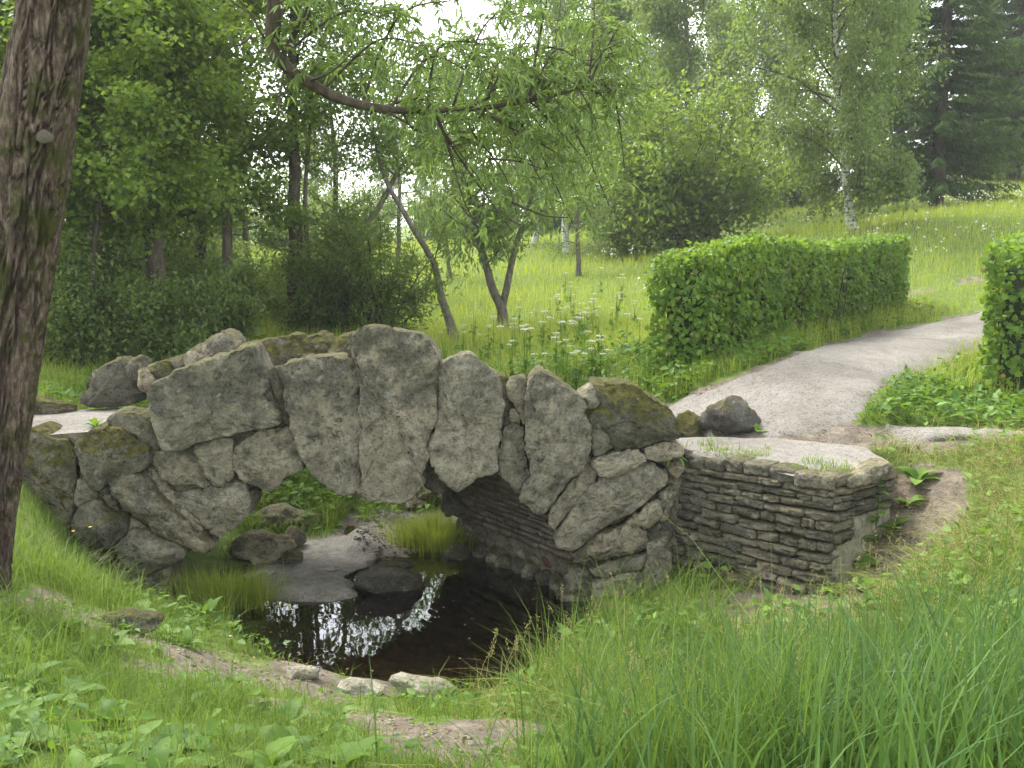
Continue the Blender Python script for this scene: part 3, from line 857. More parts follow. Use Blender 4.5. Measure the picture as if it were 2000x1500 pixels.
# far parapet
BS = [
 (Z1((395,460),(410,380),(450,320),(560,265),(592,270),(622,300),(662,400),(640,470),(430,490)), 9.38, 'tufa_dark'),
 (Z1((598,282),(635,265),(665,330),(695,420),(655,425),(622,330)), 9.33, 'tufa_dark'),
 (Z1((670,300),(700,296),(742,350),(748,395),(695,400)), 9.30, 'tufa'),
 (Z1((710,302),(780,262),(830,275),(868,310),(845,365),(740,370)), 9.42, 'tufa_moss'),
 (Z1((835,262),(890,248),(925,285),(905,330),(850,320)), 9.45, 'tufa_dark'),
 (Z1((895,242),(920,210),(1000,170),(1090,118),(1122,135),(1152,170),(1152,225),(1060,262),(920,310)), 9.38, 'tufa'),
 (Z1((1165,190),(1250,178),(1450,133),(1490,165),(1540,215),(1590,240),(1570,330),(1380,400),(1200,420)), 9.36, 'tufa_moss'),
 (Z2((268,190),(310,160),(370,155),(430,190),(442,245),(420,290),(340,260)), 9.42, 'tufa_moss'),
 (Z2((420,280),(440,215),(480,180),(560,170),(560,330),(440,330)), 9.33, 'tufa_moss'),
 (Z2((560,240),(700,225),(880,240),(960,290),(940,470),(600,470)), 9.38, 'tufa'),
 (Z2((960,330),(1080,340),(1190,390),(1280,470),(1260,600),(960,560)), 9.38, 'tufa_dark'),
]
for poly, Y, mat in BS:
    slab('parapet_stone', poly, Y, bridge, mat, .42, .07, 1.2)

# hanging springers on the far side of the vault
slab('face_stone', Z2((1130,1065),(1220,1085),(1245,1190),(1180,1212),(1100,1232),(1075,1180),(1085,1120)), 9.25, bridge, 'tufa_dark', .35, .04, 1.1)
slab('face_stone', Z2((1205,1210),(1250,1190),(1310,1330),(1290,1350),(1235,1330)), 9.40, bridge, 'tufa_dark', .3, .03, 1.1)

# vault bricks
def box_stone(nm, seed, seg=(6, 3, 3), r=.12, amp=.10):
    """unit rough block, -0.5..0.5, rounded and uneven"""
    a, b, c = seg
    V = []; idx = {}; F = []
    def vid(i, j, k):
        if (i, j, k) not in idx:
            idx[(i, j, k)] = len(V); V.append((i / a - .5, j / b - .5, k / c - .5))
        return idx[(i, j, k)]
    def quad(p): F.append(tuple(vid(*q) for q in p))
    for i in range(a):
        for j in range(b):
            quad([(i, j, 0), (i, j + 1, 0), (i + 1, j + 1, 0), (i + 1, j, 0)]); quad([(i, j, c), (i + 1, j, c), (i + 1, j + 1, c), (i, j + 1, c)])
    for i in range(a):
        for k in range(c):
            quad([(i, 0, k), (i + 1, 0, k), (i + 1, 0, k + 1), (i, 0, k + 1)]); quad([(i, b, k), (i, b, k + 1), (i + 1, b, k + 1), (i + 1, b, k)])
    for j in range(b):
        for k in range(c):
            quad([(0, j, k), (0, j, k + 1), (0, j + 1, k + 1), (0, j + 1, k)]); quad([(a, j, k), (a, j + 1, k), (a, j + 1, k + 1), (a, j, k + 1)])
    V = np.array(V)
    e = np.abs(V) > .499
    cnt = e.sum(1)
    V = V * np.where(cnt >= 2, 1 - r * .5, 1)[:, None]
    V = V * np.where(cnt >= 3, 1 - r * .4, 1)[:, None]
    nz = np.stack([fbm(V * 3.0 + seed * 5 + k_ * 31, 3, seed + k_) for k_ in range(3)], 1)
    V = V + nz * amp * np.array([.35, .8, .8])
    return mesh_from(nm, V, F, True)
brick_mesh = [box_stone('brick', s, (3, 2, 2), .10, .06) for s in range(4)]
for m_ in brick_mesh: m_.materials.append(M['brick'])
axis = unit(np.array([SKEW, YB - YF, 0.]))
AL = math.hypot(SKEW, YB - YF)
seglen = np.concatenate([[0], np.cumsum(np.linalg.norm(np.diff(AS, axis=0), axis=1))])
s_start = seglen[np.argmin(np.abs(AS[:, 0] + .75))]
s_end = seglen[-1] - .60
rowh = .068
r_ = 0
s = s_start
while s < s_end:
    x = np.interp(s, seglen, AS[:, 0]); z = np.interp(s, seglen, AS[:, 1])
    x2 = np.interp(s + .02, seglen, AS[:, 0]); z2 = np.interp(s + .02, seglen, AS[:, 1])
    tg = unit(np.array([x2 - x, 0, z2 - z]))
    nr = unit(np.cross(tg, axis)); nr = -nr if nr[2] > 0 else nr
    tg2 = np.cross(nr, axis)
    a = -.05 + (.11 if r_ % 2 else 0)
    while a < AL - .02:
        ln = random.uniform(.17, .25)
        cpt = np.array([x, YF, z]) + axis * (a + ln / 2) + nr * (.010 + random.uniform(-.008, .012))
        o = obj('brick', random.choice(brick_mesh), None, bridge)
        R = Matrix(((axis[0], tg2[0], nr[0]), (axis[1], tg2[1], nr[1]), (axis[2], tg2[2], nr[2]))).to_4x4()
        o.matrix_local = Matrix.Translation(Vector(cpt - BL)) @ R @ Matrix.Diagonal((ln - .016, rowh - .013, .075, 1))
        a += ln
    s += rowh
    r_ += 1

def rock_mesh(nm, seed, sub=4, ang=.5, amp=.16, fine=.03):
    import bmesh
    bm = bmesh.new()
    bmesh.ops.create_icosphere(bm, subdivisions=sub, radius=1)
    V = np.array([v.co[:] for v in bm.verts]); F = np.array([[v.index for v in f.verts] for f in bm.faces])
    bm.free()
    rg = np.random.default_rng(seed)
    pl = unit(rg.normal(0, 1, (9, 3))); dd = rg.uniform(.62, .95, 9)
    for n_, d_ in zip(pl, dd):
        q = V @ n_
        over = np.clip(q - d_, 0, None)
        V = V - n_ * (over * ang * 1.7).clip(0, None)[:, None]
    nn = unit(V)
    V = V + nn * (amp * fbm(V * 1.3 + seed, 3, seed) + fine * fbm(V * 6 + seed, 3, seed + 3) - fine * 1.5 * np.clip(.12 - np.abs(fbm(V * 3 + seed, 2, seed + 6)), 0, 1) / .12)[:, None]
    return mesh_from(nm, V, F)
found = [rock_mesh('foundation_stone', 40 + k, 3, .5, .18, .05) for k in range(5)]
for i_, m_ in enumerate(found): m_.materials.append(M['tufa_dark' if i_ % 2 else 'tufa'])
fred = rock_mesh('foundation_stone', 47, 3, .5, .15, .04); fred.materials.append(M['red_rock'])
pA = np.array([AS[-1, 0] + .03, YF, 0]); 
for row, (z0, hgt, cnt) in enumerate(((.02, .11, 10), (.17, .10, 11), (.33, .09, 12))):
    for i in range(cnt):
        f = (i + .5 + .3 * (row % 2)) / cnt
        off = .07 - row * .075
        q = pA + axis * (f * (AL + .12)) + np.array([-off * .86, -off * .5, z0 + random.uniform(-.02, .02)])
        rr = random.random()
        o = obj('foundation_stone', fred if (row == 1 and i == 2) else random.choice(found), None, bridge, tuple(q - BL),
                (random.uniform(-.3, .3), random.uniform(-.3, .3), math.atan2(axis[1], axis[0]) + random.uniform(-.3, .3)),
                (AL / cnt * random.uniform(.50, .66), random.uniform(.09, .13), hgt * random.uniform(.85, 1.15)))

# ------------------------------------------------------------------ retaining wall
A0, A1, A2 = np.array([1.36, 8.14]), np.array([2.29, 7.12]), np.array([2.88, 7.56])
wall = empty('retaining_wall', (2.0, 7.7, 0), 'dry stone retaining wall of thin flat courses beside the bridge, gravel on top', 'wall')
WLc = np.array(wall.location)
pw = [(1.40, 8.2), (2.29, 7.20), (2.80, 7.58), (2.72, 8.35), (1.5, 8.6)]
Vb = np.array([(a, b, z) for z in (-.2, 1.16) for a, b in pw]); kk = len(pw)
Fb = [tuple(range(kk))[::-1], tuple(range(kk, 2 * kk))] + [(i, (i + 1) % kk, (i + 1) % kk + kk, i + kk) for i in range(kk)]
obj('backing', mesh_from('backing', Vb, Fb, False), M['mortar'], wall, tuple(-WLc))
# uneven gravel top, its edge crumbling over the coping
tx = np.linspace(0, 1, 16); 
e0 = spline([(1.36, 8.16), (1.8, 7.66), (2.29, 7.13), (2.86, 7.55)], 30); e1 = spline([(1.40, 8.75), (1.9, 8.75), (2.45, 8.65), (2.88, 8.3)], 30)
G = e0[:, None] * (1 - tx[None, :, None]) + e1[:, None] * tx[None, :, None]
Zt = 1.205 + .012 * fbm2(G[..., 0], G[..., 1], 5, 3, 8) + 0 * G[..., 0]
Zt[:, 0] -= .03; Zt[:, -1] = terrain(G[:, -1, 0], G[:, -1, 1]) - .03
i_ = np.arange(30 * 16).reshape(30, 16)
obj('gravel_top', mesh_from('gravel_top', np.concatenate([G, Zt[..., None]], -1).reshape(-1, 3), np.stack([i_[:-1, :-1], i_[:-1, 1:], i_[1:, 1:], i_[1:, :-1]], -1).reshape(-1, 4)), M['gravel'], wall, tuple(-WLc))
ws = [box_stone('wall_stone', 300 + s_, (9, 3, 5), .10, .13) for s_ in range(14)]
for m_ in ws: m_.materials.append(M['wall_stone'])
def course_face(P, Q, z_levels, batter, lo=.14, hi=.34, skip=None):
    d = Q - P; L = np.linalg.norm(d); d = d / L
    nrm = np.array([d[1], -d[0]])
    for ci in range(len(z_levels) - 1):
        z0, z1 = z_levels[ci], z_levels[ci + 1]
        a = random.uniform(-.12, 0)
        while a < L - .02:
            ln = random.uniform(lo, hi)
            if L - (a + ln) < .09: ln = L - a + .01
            b = max(a, -.01)
            ln2 = a + ln - b
            mid = P + d * (b + ln2 / 2) + nrm * (batter * (1.2 - z0) - .075 + random.uniform(-.014, .014))
            zz = (z0 + z1) / 2 + .016 * math.sin(3.4 * b + ci * .35) + random.uniform(-.006, .006)
            if not (skip and skip(b + ln2 / 2, zz)):
                o = obj('wall_stone', random.choice(ws), None, wall)
                o.location = (mid[0] - WLc[0], mid[1] - WLc[1], zz)
                o.rotation_euler = (random.uniform(-.08, .08), random.uniform(-.06, .06), math.atan2(d[1], d[0]) + random.uniform(-.08, .08))
                o.scale = (ln2 - .004, .20 * random.choice((1, 1, -1)), (z1 - z0) * random.uniform(.82, 1.10))
            a += ln
lv = [-.04]
while lv[-1] < 1.13:
    lv.append(lv[-1] + (.100 - .045 * min(1, lv[-1] / 1.1)) * random.uniform(.85, 1.15))
lv[-1] = 1.2
course_face(A0, A1, lv, .05, .09, .40)
lv2 = [.72, .80, .875, .94, 1.0, 1.055, 1.115, 1.2]
course_face(A1, A2, lv2, .0, .15, .40, lambda s_, z_: z_ < .9 and s_ > .25)
cp = box_stone('concrete_patch', 77, (8, 2, 8), .05, .03)
dW = (A2 - A1) / np.linalg.norm(A2 - A1); nW = np.array([dW[1], -dW[0]])
mW = A1 + dW * .36 - nW * .045
obj('concrete_patch', cp, M['concrete'], wall, (mW[0] - WLc[0], mW[1] - WLc[1], .48), (0, 0, math.atan2(dW[1], dW[0])), (.70, .10, .86))
slab('capping_slab', [(1648, 928), (1700, 915), (1752, 912), (1760, 925), (1735, 932), (1700, 938), (1652, 944)], 7.28, wall, 'tufa_pale', .25, .02, .8, (.7, 0))

# ------------------------------------------------------------------ loose rocks
def put_rock(name, px, py, size, label, mat, seed, Y=None, rot=0.0, sink=.3, group=None):
    q = ground_pt(px, py) if Y is None else at(px, py, Y)
    z = T1(q[0], q[1])
    m_ = rock_mesh(name, seed, 4, .62, .26 if seed in (3, 21, 22) else .18, .06 if seed in (3, 21, 22) else .035)
    o = obj(name, m_, M[mat], None, (q[0], q[1], z + size[2] * (1 - sink)), (0, 0, rot), size)
    return tag(o, label, 'rock', group)
put_rock('boulder', 1425, 856, (.27, .20, .21), 'dark grey boulder on the grass edge of the gravel path by the bridge', 'granite_dark', 3, None, .3, .25)
put_rock('boulder', 1345, 862, (.16, .16, .16), 'moss-covered lump of stone between the bridge end and the dark boulder', 'tufa_moss', 5, None, .1, .3)
put_rock('boulder', 752, 1176, (.28, .17, .19), 'wet dark rock lying in the pool at the tip of the mud bar', 'wet_rock', 7, None, .1, .15)
put_rock('stone', 790, 1132, (.105, .09, .11), 'rounded grey stone leaning on the wet dark rock in the pool', 'tufa', 8, None, .4, .1)
put_rock('stone', 648, 1114, (.07, .04, .02), 'small flat pale stone lying on the grey mud bar', 'pale_rock', 9, None, .1, .2)
put_rock('stone', 505, 1127, (.12, .05, .035), 'whitish wedge of stone beside the horsetail clump at the mud edge', 'pale_rock', 10, None, .5, .2)
put_rock('stone_slab', 822, 1362, (.20, .13, .085), 'pale flat-topped slab of stone at the near water edge', 'pale_rock', 12, None, -.3, .25)
put_rock('stone', 712, 1352, (.16, .10, .05), 'low cracked pale stone set in the dirt beside the flat slab', 'pale_rock', 13, None, -.4, .35)
put_rock('stone', 590, 1322, (.11, .07, .05), 'small pale stone half sunk at the near corner of the pool', 'pale_rock', 14, None, .2, .35)
put_rock('stone', 805, 1232, (.14, .05, .03), 'flat dark stone just breaking the surface of the pool', 'wet_rock', 16, None, .1, .05)
put_rock('boulder', 515, 1092, (.27, .20, .14), 'rough pale rock outcrop under the left haunch of the arch', 'tufa_pale', 21, None, .6, .25)
put_rock('boulder', 545, 1030, (.36, .25, .12), 'broad flat rock ledge in the grass seen under the arch', 'tufa_pale', 22, None, .2, .2)
put_rock('stone', 575, 1068, (.11, .10, .10), 'rounded grey stone below the flat rock ledge', 'tufa', 23, None, .9, .2)
put_rock('stone', 570, 1098, (.10, .10, .07), 'dark stone at the foot of the rock outcrop by the mud', 'tufa_dark', 24, None, .9, .3)
put_rock('boulder', 895, 1108, (.16, .16, .12), 'dark rock at the foot of the vault by the far grass tuft', 'wet_rock', 25, None, .2, .25)
put_rock('stone', 790, 1092, (.06, .05, .02), 'small wet flat stone where the pebbly ford meets the pool', 'wet_rock', 26, None, .2, .1)
put_rock('boulder', 850, 975, (.26, .18, .10), 'low pale rock bedded in the dirt behind the arch', 'tufa_pale', 27, None, .3, .3)
put_rock('stone', 810, 990, (.15, .08, .07), 'narrow grey stone in the dirt track behind the arch', 'tufa', 28, None, .2, .3)
put_rock('boulder', 85, 812, (.30, .2, .12), 'low mossy rock at the end of the bridge by the leaning trunk', 'tufa_moss', 29, None, .2, .3)
put_rock('stone', 430, 1181, (.08, .05, .02), 'small black stone in the shallows by the horsetail clump', 'wet_rock', 30, None, .2, .1)
put_rock('stone', 240, 1222, (.22, .12, .08), 'grey boulder back showing through the near bank trail', 'tufa_dark', 31, None, .2, .6)
# loose pebbles on the ford and dirt
def pebbles(name, poly_pts, count, smin, smax, label, mat, seed):
    rg = np.random.default_rng(seed)
    pp = np.array(poly_pts)
    lo, hi = pp.min(0), pp.max(0)
    P = rg.uniform(lo, hi, (count * 4, 2))
    P = P[sdf_poly(P[:, 0], P[:, 1], poly_pts) < 0][:count]
    tm = rock_mesh('t', seed, 1, .4, .1, 0)
    tv = np.array([v.co[:] for v in tm.vertices]); tf = np.array([p.vertices[:] for p in tm.polygons])
    bpy.data.meshes.remove(tm)
    z = terrain(P[:, 0], P[:, 1]); s_ = rg.uniform(smin, smax, len(P)) ** 1.0; a = rg.uniform(0, 6.28, len(P))
    mbp = MB()
    for (x, y), zz, s1, a1 in zip(P, z, s_, a):
        c, s2 = math.cos(a1), math.sin(a1)
        q = tv * np.array([s1 * 1.3, s1, s1 * .55])
        q = np.stack([q[:, 0] * c - q[:, 1] * s2, q[:, 0] * s2 + q[:, 1] * c, q[:, 2]], 1) + np.array([x, y, zz + s1 * .2])
        mbp.add(q, tf)
    o = obj(name, mbp.mesh(name), M[mat])
    return tag(o, label, 'pebbles', None, 'stuff')
pebbles('pebbles', PEBB, 700, .006, .022, 'small pebbles and grit over the ford behind the arch', 'pebble', 61)
trail_poly = [(a, b + .2) for a, b in TRAIL_FRONT] + [(a, b - .2) for a, b in TRAIL_FRONT[::-1]]
pebbles('pebbles', trail_poly, 420, .004, .016, 'scattered grit and pebbles on the near dirt trail', 'pebble', 62)
tw_poly = [(a + .12, b + .15) for a, b in TRAIL_WALL] + [(a - .12, b - .15) for a, b in TRAIL_WALL[::-1]]
pebbles('pebbles', tw_poly, 420, .004, .018, 'stones and crumbs of earth in the eroded dirt by the wall', 'pebble', 63)
pebbles('pebbles', PATH_POLY, 900, .005, .017, 'loose stones strewn over the gravel path', 'pebble', 64)

# rusty pipe end in the near bank
q = ground_pt(518, 1400)
pipe = empty('pipe', (q[0], q[1], T1(q[0], q[1])), 'short stub of brown pipe sticking out of the near bank weeds', 'pipe')
V, F = tube([(0, 0, -.05), (0, -.004, .02), (0, -.008, .06)], [.032, .032, .032], 18); mbp = MB(); mbp.add(V, F)
V, F = tube([(0, -.008, .06), (0, -.004, .02)], [.026, .026], 18); mbp.add(V, F[:, ::-1])
pwl = obj('pipe_wall', mbp.mesh('pipe_wall'), M['brick'], pipe)
V, F = tube([(0, -.0075, .054), (0, -.0085, .062)], [.036, .036], 18)
obj('rim', mesh_from('rim', V, F), M['twig'], pwl)

# ------------------------------------------------------------------ trees
def rotv(v, axis_, ang):
    return np.array(Matrix.Rotation(ang, 3, Vector(axis_)) @ Vector(v))

def crown_build(rg, tb, lf, start_pts, prm):
    """start_pts: list of (pos, dir, length, radius); grows limbs, twigs and leaves"""
    up = np.array([0, 0, 1.])
    LP, LD = [], []
    for pos, d0, ln, r0 in start_pts:
        k = 7
        pts = [np.array(pos, float)]; d = np.array(d0, float)
        for i in range(k):
            d = unit(d + rg.normal(0, prm.get('wob', .16), 3) + up * prm.get('curl', .05) * (1 if i < 4 else prm.get('tipcurl', 1)))
            pts.append(pts[-1] + d * ln / k)
        pts = np.array(pts)
        V, F = tube(pts, np.linspace(r0, r0 * .2, k + 1), 5)
        tb.add(V, F)
        for s_ in range(prm['nsub']):
            t = rg.uniform(prm.get('t0', .2), 1.0)
            fi = t * k; i = min(int(fi), k - 1)
            p = pts[i] * (1 - fi + i) + pts[i + 1] * (fi - i)
            dd = unit(pts[i + 1] - pts[i])
            e = unit(dd * .55 + rg.normal(0, .6, 3) + up * prm.get('subup', .0))
            sl_ = ln * prm.get('subl', .42) * rg.uniform(.6, 1.2) * (1.1 - .5 * t)
            q1 = p + e * sl_ * .5 + up * prm.get('sag', -.05) * sl_ * .3
            q2 = p + e * sl_ * (1 - prm.get('weep', 0) * .5) + up * (prm.get('sag', -.05) * sl_ - prm.get('weep', 0) * sl_ * .8)
            tp = spline([p, q1, q2], 5)
            V, F = tube(tp, np.linspace(r0 * .28, r0 * .06, 5), 3)
            tb.add(V, F)
            nl = prm['nleaf']
            tt = rg.uniform(.12, 1.06, nl)
            seg = spline([p, q1, q2], 12)
            ii_ = np.clip(tt * 11, 0, 10.99); i0 = ii_.astype(int); ff = (ii_ - i0)[:, None]
            base_ = seg[i0] * (1 - ff) + seg[np.minimum(i0 + 1, 11)] * ff
            jit = rg.normal(0, prm.get('spread', .16), (nl, 3)) * np.array([1, 1, prm.get('flat', .6)])
            LP.append(base_ + jit)
            dl = rg.normal(0, 1, (nl, 3)) * .8 + e * .7
            dl[:, 2] -= prm.get('hang', .3) * 1.6
            LD.append(dl)
    LP = np.concatenate(LP); LD = np.concatenate(LD); k = len(LP)
    Nn = rg.normal(0, prm.get('nrand', .55), (k, 3)); Nn[:, 2] += 1
    sz = rg.uniform(.7, 1.25, k)
    leaves(lf, LP, LD, Nn, prm['L'] * sz, prm['W'] * sz, prm.get('shape', 'rhomb'), np.clip(rg.normal(.45, .24, k), 0, 1))

def tree(name, label, base, trunk, r0, prm, bark, leaf, seed, group=None, forks=None, cat='tree', sides=10, topr=.12):
    """trunk: polyline relative to base (metres)"""
    rg = np.random.default_rng(seed)
    root = empty(name, tuple(base), label, cat, group)
    tb = MB(); br = MB(); lf = MB()
    stems = [(np.array(trunk, float), r0)] + [(np.array(f_[0], float), f_[1]) for f_ in (forks or [])]
    starts = []
    for si, (tp, rr) in enumerate(stems):
        k = max(16, int(np.linalg.norm(tp[-1] - tp[0]) * 3))
        sp = spline(tp, k)
        sp[1:-1] += rg.normal(0, rr * .10, (k - 2, 3)) * np.array([1, 1, .2])
        t = np.linspace(0, 1, k)
        rad = rr * (1 - (1 - topr) * t ** .85)
        if si == 0: rad = rad + rr * .45 * np.exp(-t * np.linalg.norm(tp[-1] - tp[0]) / .25)
        sp[0, 2] -= .12 if si == 0 else 0
        V, F = tube(sp, rad, sides)
        Vn = V + 0
        if si == 0: tb.add(Vn, F)
        else: tb.add(Vn, F)
        H = np.linalg.norm(tp[-1] - tp[0])
        nb = prm['nbr'] if si == 0 else int(prm['nbr'] * .6)
        for b in range(nb):
            u = prm.get('c0', .3) + (1 - prm.get('c0', .3)) * ((b + rg.uniform(0, 1)) / nb)
            fi = u * (k - 1); i = min(int(fi), k - 2)
            p = sp[i] * (1 - fi + i) + sp[i + 1] * (fi - i)
            az = b * 2.4 + rg.normal(0, .4)
            shape = prm.get('prof', 'round')
            v = (u - prm.get('c0', .3)) / (1 - prm.get('c0', .3))
            w = {'round': math.sin(math.pi * (.12 + .80 * v)) ** .7, 'cone': 1.02 - v, 'top': .45 + .55 * v if v < .8 else 1 - (v - .8) * 2.2}[shape]
            el = prm.get('el', .35) + .5 * v * prm.get('elup', 1) + rg.normal(0, .15)
            bias = prm.get('bias')
            d = np.array([math.cos(az) * math.cos(el), math.sin(az) * math.cos(el), math.sin(el)])
            if bias is not None: d = unit(d + np.array(bias))
            ln = prm['len'] * w * rg.uniform(.75, 1.2)
            starts.append((p, d, max(ln, .3), max(rr * .33 * (1 - .6 * u), .008)))
    crown_build(rg, br, lf, starts, prm)
    trk = obj('trunk', tb.mesh('trunk'), M[bark], root)
    tag(obj('branches', br.mesh('branches'), M['bark' if bark == 'birch_bark' else bark], trk), kind='stuff')
    obj('crown', lf.mesh('crown', False), M[leaf], root)
    return root

def rel(base, pts):
    return [tuple(np.array(p) - np.array(base)) for p in pts]
def gbase(px, Y):
    x = (px - 1000) / 2000 * Y / CP * 1.0
    # exact x for the sight line at this distance, on the ground
    d = ray(px, 650); x = d[0] / d[1] * Y
    return np.array([x, Y, T1(x, Y)])

MAPLE = dict(nbr=26, c0=.25, len=2.6, nsub=9, nleaf=105, L=.082, W=.075, spread=.20, flat=.35, hang=.15, nrand=.4, el=.15, curl=.03, prof='round', shape='rhomb')
WOOD = dict(nbr=26, c0=.28, len=2.8, nsub=9, nleaf=70, L=.095, W=.065, spread=.22, flat=.6, hang=.3, el=.3, prof='round')
SPARSE = dict(nbr=17, c0=.42, len=2.3, nsub=7, nleaf=44, L=.085, W=.058, spread=.22, flat=.6, hang=.3, el=.45, prof='top')
BIRCH = dict(nbr=34, c0=.16, len=2.7, nsub=11, nleaf=58, L=.085, W=.065, spread=.13, flat=1.1, hang=.9, el=.45, curl=-.02, tipcurl=5, weep=.9, subl=.55, prof='round')

# --- the wood on the left bank
def T(px, Y, pts, **k):
    b = gbase(px, Y)
    return b, rel(b, [b] + [at(a, c, Y + dy) for a, c, dy in pts])

b, t = T(325, 14.5, [(300, 480, 0), (262, 150, .1), (245, -120, .2), (232, -420, .4)])
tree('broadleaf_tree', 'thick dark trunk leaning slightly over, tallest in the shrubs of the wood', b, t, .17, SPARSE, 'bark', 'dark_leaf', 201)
b, t = T(448, 16.5, [(445, 500, 0), (436, 300, 0), (428, 100, .1), (430, -160, .3), (440, -330, .4)])
tree('broadleaf_tree', 'slender grey-barked maple with bright layered leaves behind the far parapet', b, t, .105, dict(MAPLE, nbr=24, c0=.30), 'grey_bark', 'maple_leaf', 202)
b, t = T(392, 18.0, [(395, 470, 0), (385, 250, .1), (382, 0, .1), (378, -250, .2)])
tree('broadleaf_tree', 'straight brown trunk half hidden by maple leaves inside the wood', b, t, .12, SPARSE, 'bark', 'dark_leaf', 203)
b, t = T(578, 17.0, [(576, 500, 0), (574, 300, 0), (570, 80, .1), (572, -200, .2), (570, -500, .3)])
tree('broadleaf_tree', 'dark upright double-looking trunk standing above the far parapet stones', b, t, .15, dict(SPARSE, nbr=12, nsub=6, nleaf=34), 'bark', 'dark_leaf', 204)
b, t = T(598, 17.2, [(602, 520, 0), (596, 380, 0), (612, 200, .1), (640, 40, .1), (655, -150, .1)])
tree('broadleaf_tree', 'thin stem growing close against the dark upright trunk', b, t, .06, dict(SPARSE, nbr=12, len=1.5), 'grey_bark', 'willow_leaf', 205)
b, t = T(668, 17.5, [(672, 560, 0), (690, 480, 0), (745, 395, 0), (775, 340, .1), (802, 300, .1), (850, 250, .2), (900, 150, .3)])
tree('leaning_tree', 'slim trunk leaning towards the meadow and crossing the bent one', b, t, .08, dict(SPARSE, nbr=14, c0=.5, len=1.5, nleaf=36), 'grey_bark', 'willow_leaf', 206)
b, t = T(892, 17.0, [(865, 590, 0), (852, 530, 0), (822, 470, 0), (780, 400, 0), (752, 350, .0), (735, 285, .1), (725, 220, .1), (700, 120, .2), (690, 0, .2)])
tree('leaning_tree', 'bare bent trunk rising from the meadow grass and leaning into the wood', b, t, .075, dict(SPARSE, nbr=14, c0=.62, len=1.6, nleaf=40, bias=(-.2, 0, .1)), 'grey_bark', 'willow_leaf', 207)
b, t = T(982, 19.5, [(980, 605, 0), (965, 570, 0), (948, 520, 0), (928, 450, 0), (918, 380, .1), (905, 280, .1), (890, 180, .2)])
fk = rel(b, [at(980, 600, 19.5), at(990, 560, 19.5), at(1008, 480, 19.5), at(1035, 400, 19.4), at(1052, 320, 19.4), at(1090, 200, 19.3)])
tree('forked_willow', 'grey willow forking low into two stems in the flowering meadow', b, t, .11, dict(SPARSE, nbr=18, c0=.42, len=1.7, nleaf=42, L=.14, W=.04, shape='lance', hang=.6, weep=.5, prof='round'), 'grey_bark', 'willow_leaf', 208, forks=[(fk, .085)], topr=.3)
b, t = T(180, 15.5, [(178, 450, 0), (176, 200, 0), (172, -60, 0), (176, -300, 0)])
tree('birch', 'pale birch trunk among the dark leaves next to the mossy willow', b, t, .075, dict(BIRCH, nbr=16, c0=.5, nsub=7, nleaf=40), 'birch_bark', 'dark_leaf', 209)
b, t = T(215, 21, [(215, 400, 0), (250, 150, 0), (240, -300, 0)])
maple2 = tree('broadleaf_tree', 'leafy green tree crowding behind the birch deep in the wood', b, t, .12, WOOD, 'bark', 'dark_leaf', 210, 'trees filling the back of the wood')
# maple foliage in front
b, t = T(285, 15.8, [(290, 600, 0), (300, 450, 0), (320, 320, 0), (330, 200, -.1), (330, 60, -.1)])
maple = tree('maple', 'young maple with bright lime layered foliage spreading over the wood edge', b, t, .06, dict(MAPLE, nbr=24, c0=.42, len=2.0, nsub=9, nleaf=120), 'bark', 'maple_leaf', 211)
b, t = T(640, 20, [(650, 520, 0), (655, 320, 0), (640, 160, 0), (648, 20, 0)])
wil = tree('willow', 'light green willow with loose silvery foliage behind the crossing trunks', b, t, .09, dict(SPARSE, nbr=18, c0=.22, len=1.9, nleaf=40, L=.10, W=.032, shape='lance'), 'grey_bark', 'willow_leaf', 212)

for i, (px, Y, sc, lb) in enumerate([(170, 13.6, .95, 'bright maple sapling beside the old willow trunk'), (60, 15, 1.15, 'bright maple hidden partly by the old willow trunk')]):
    copy_tree(maple, tuple(gbase(px, Y)), 1.4 * i + .8, sc, lb)
for i, (px, Y, sc, lb) in enumerate([(770, 25, .85, 'small pale willow beyond the feathery shrub'), (880, 28, .7, 'small pale willow beyond the bent trunk in the meadow'), (1130, 27, .85, 'pale willow behind the overhanging leaves at the meadow edge')]):
    copy_tree(wil, tuple(gbase(px, Y)), 1.9 * i + .5, sc, lb)
GW = 'trees filling the back of the wood'
wood_spots = [(60, 20, .95), (150, 27, 1.0), (330, 29, .85), (490, 27, .8), (20, 30, 1.2), (-120, 22, 1.2)]
for i, (px, Y, sc) in enumerate(wood_spots):
    q = gbase(px, Y)
    copy_tree(maple2, tuple(q), i * 1.3 + .4, sc, ['leafy tree directly behind the old willow trunk', 'leafy tree deep in the wood behind the pale birch', 'leafy tree deep in the wood behind the thick leaning trunk',
              'leafy tree deep in the wood between the maple stem and the dark upright trunk', 'tall tree at the very back of the wood behind the old willow', 'leafy tree at the outer end of the wood past the old willow'][i])

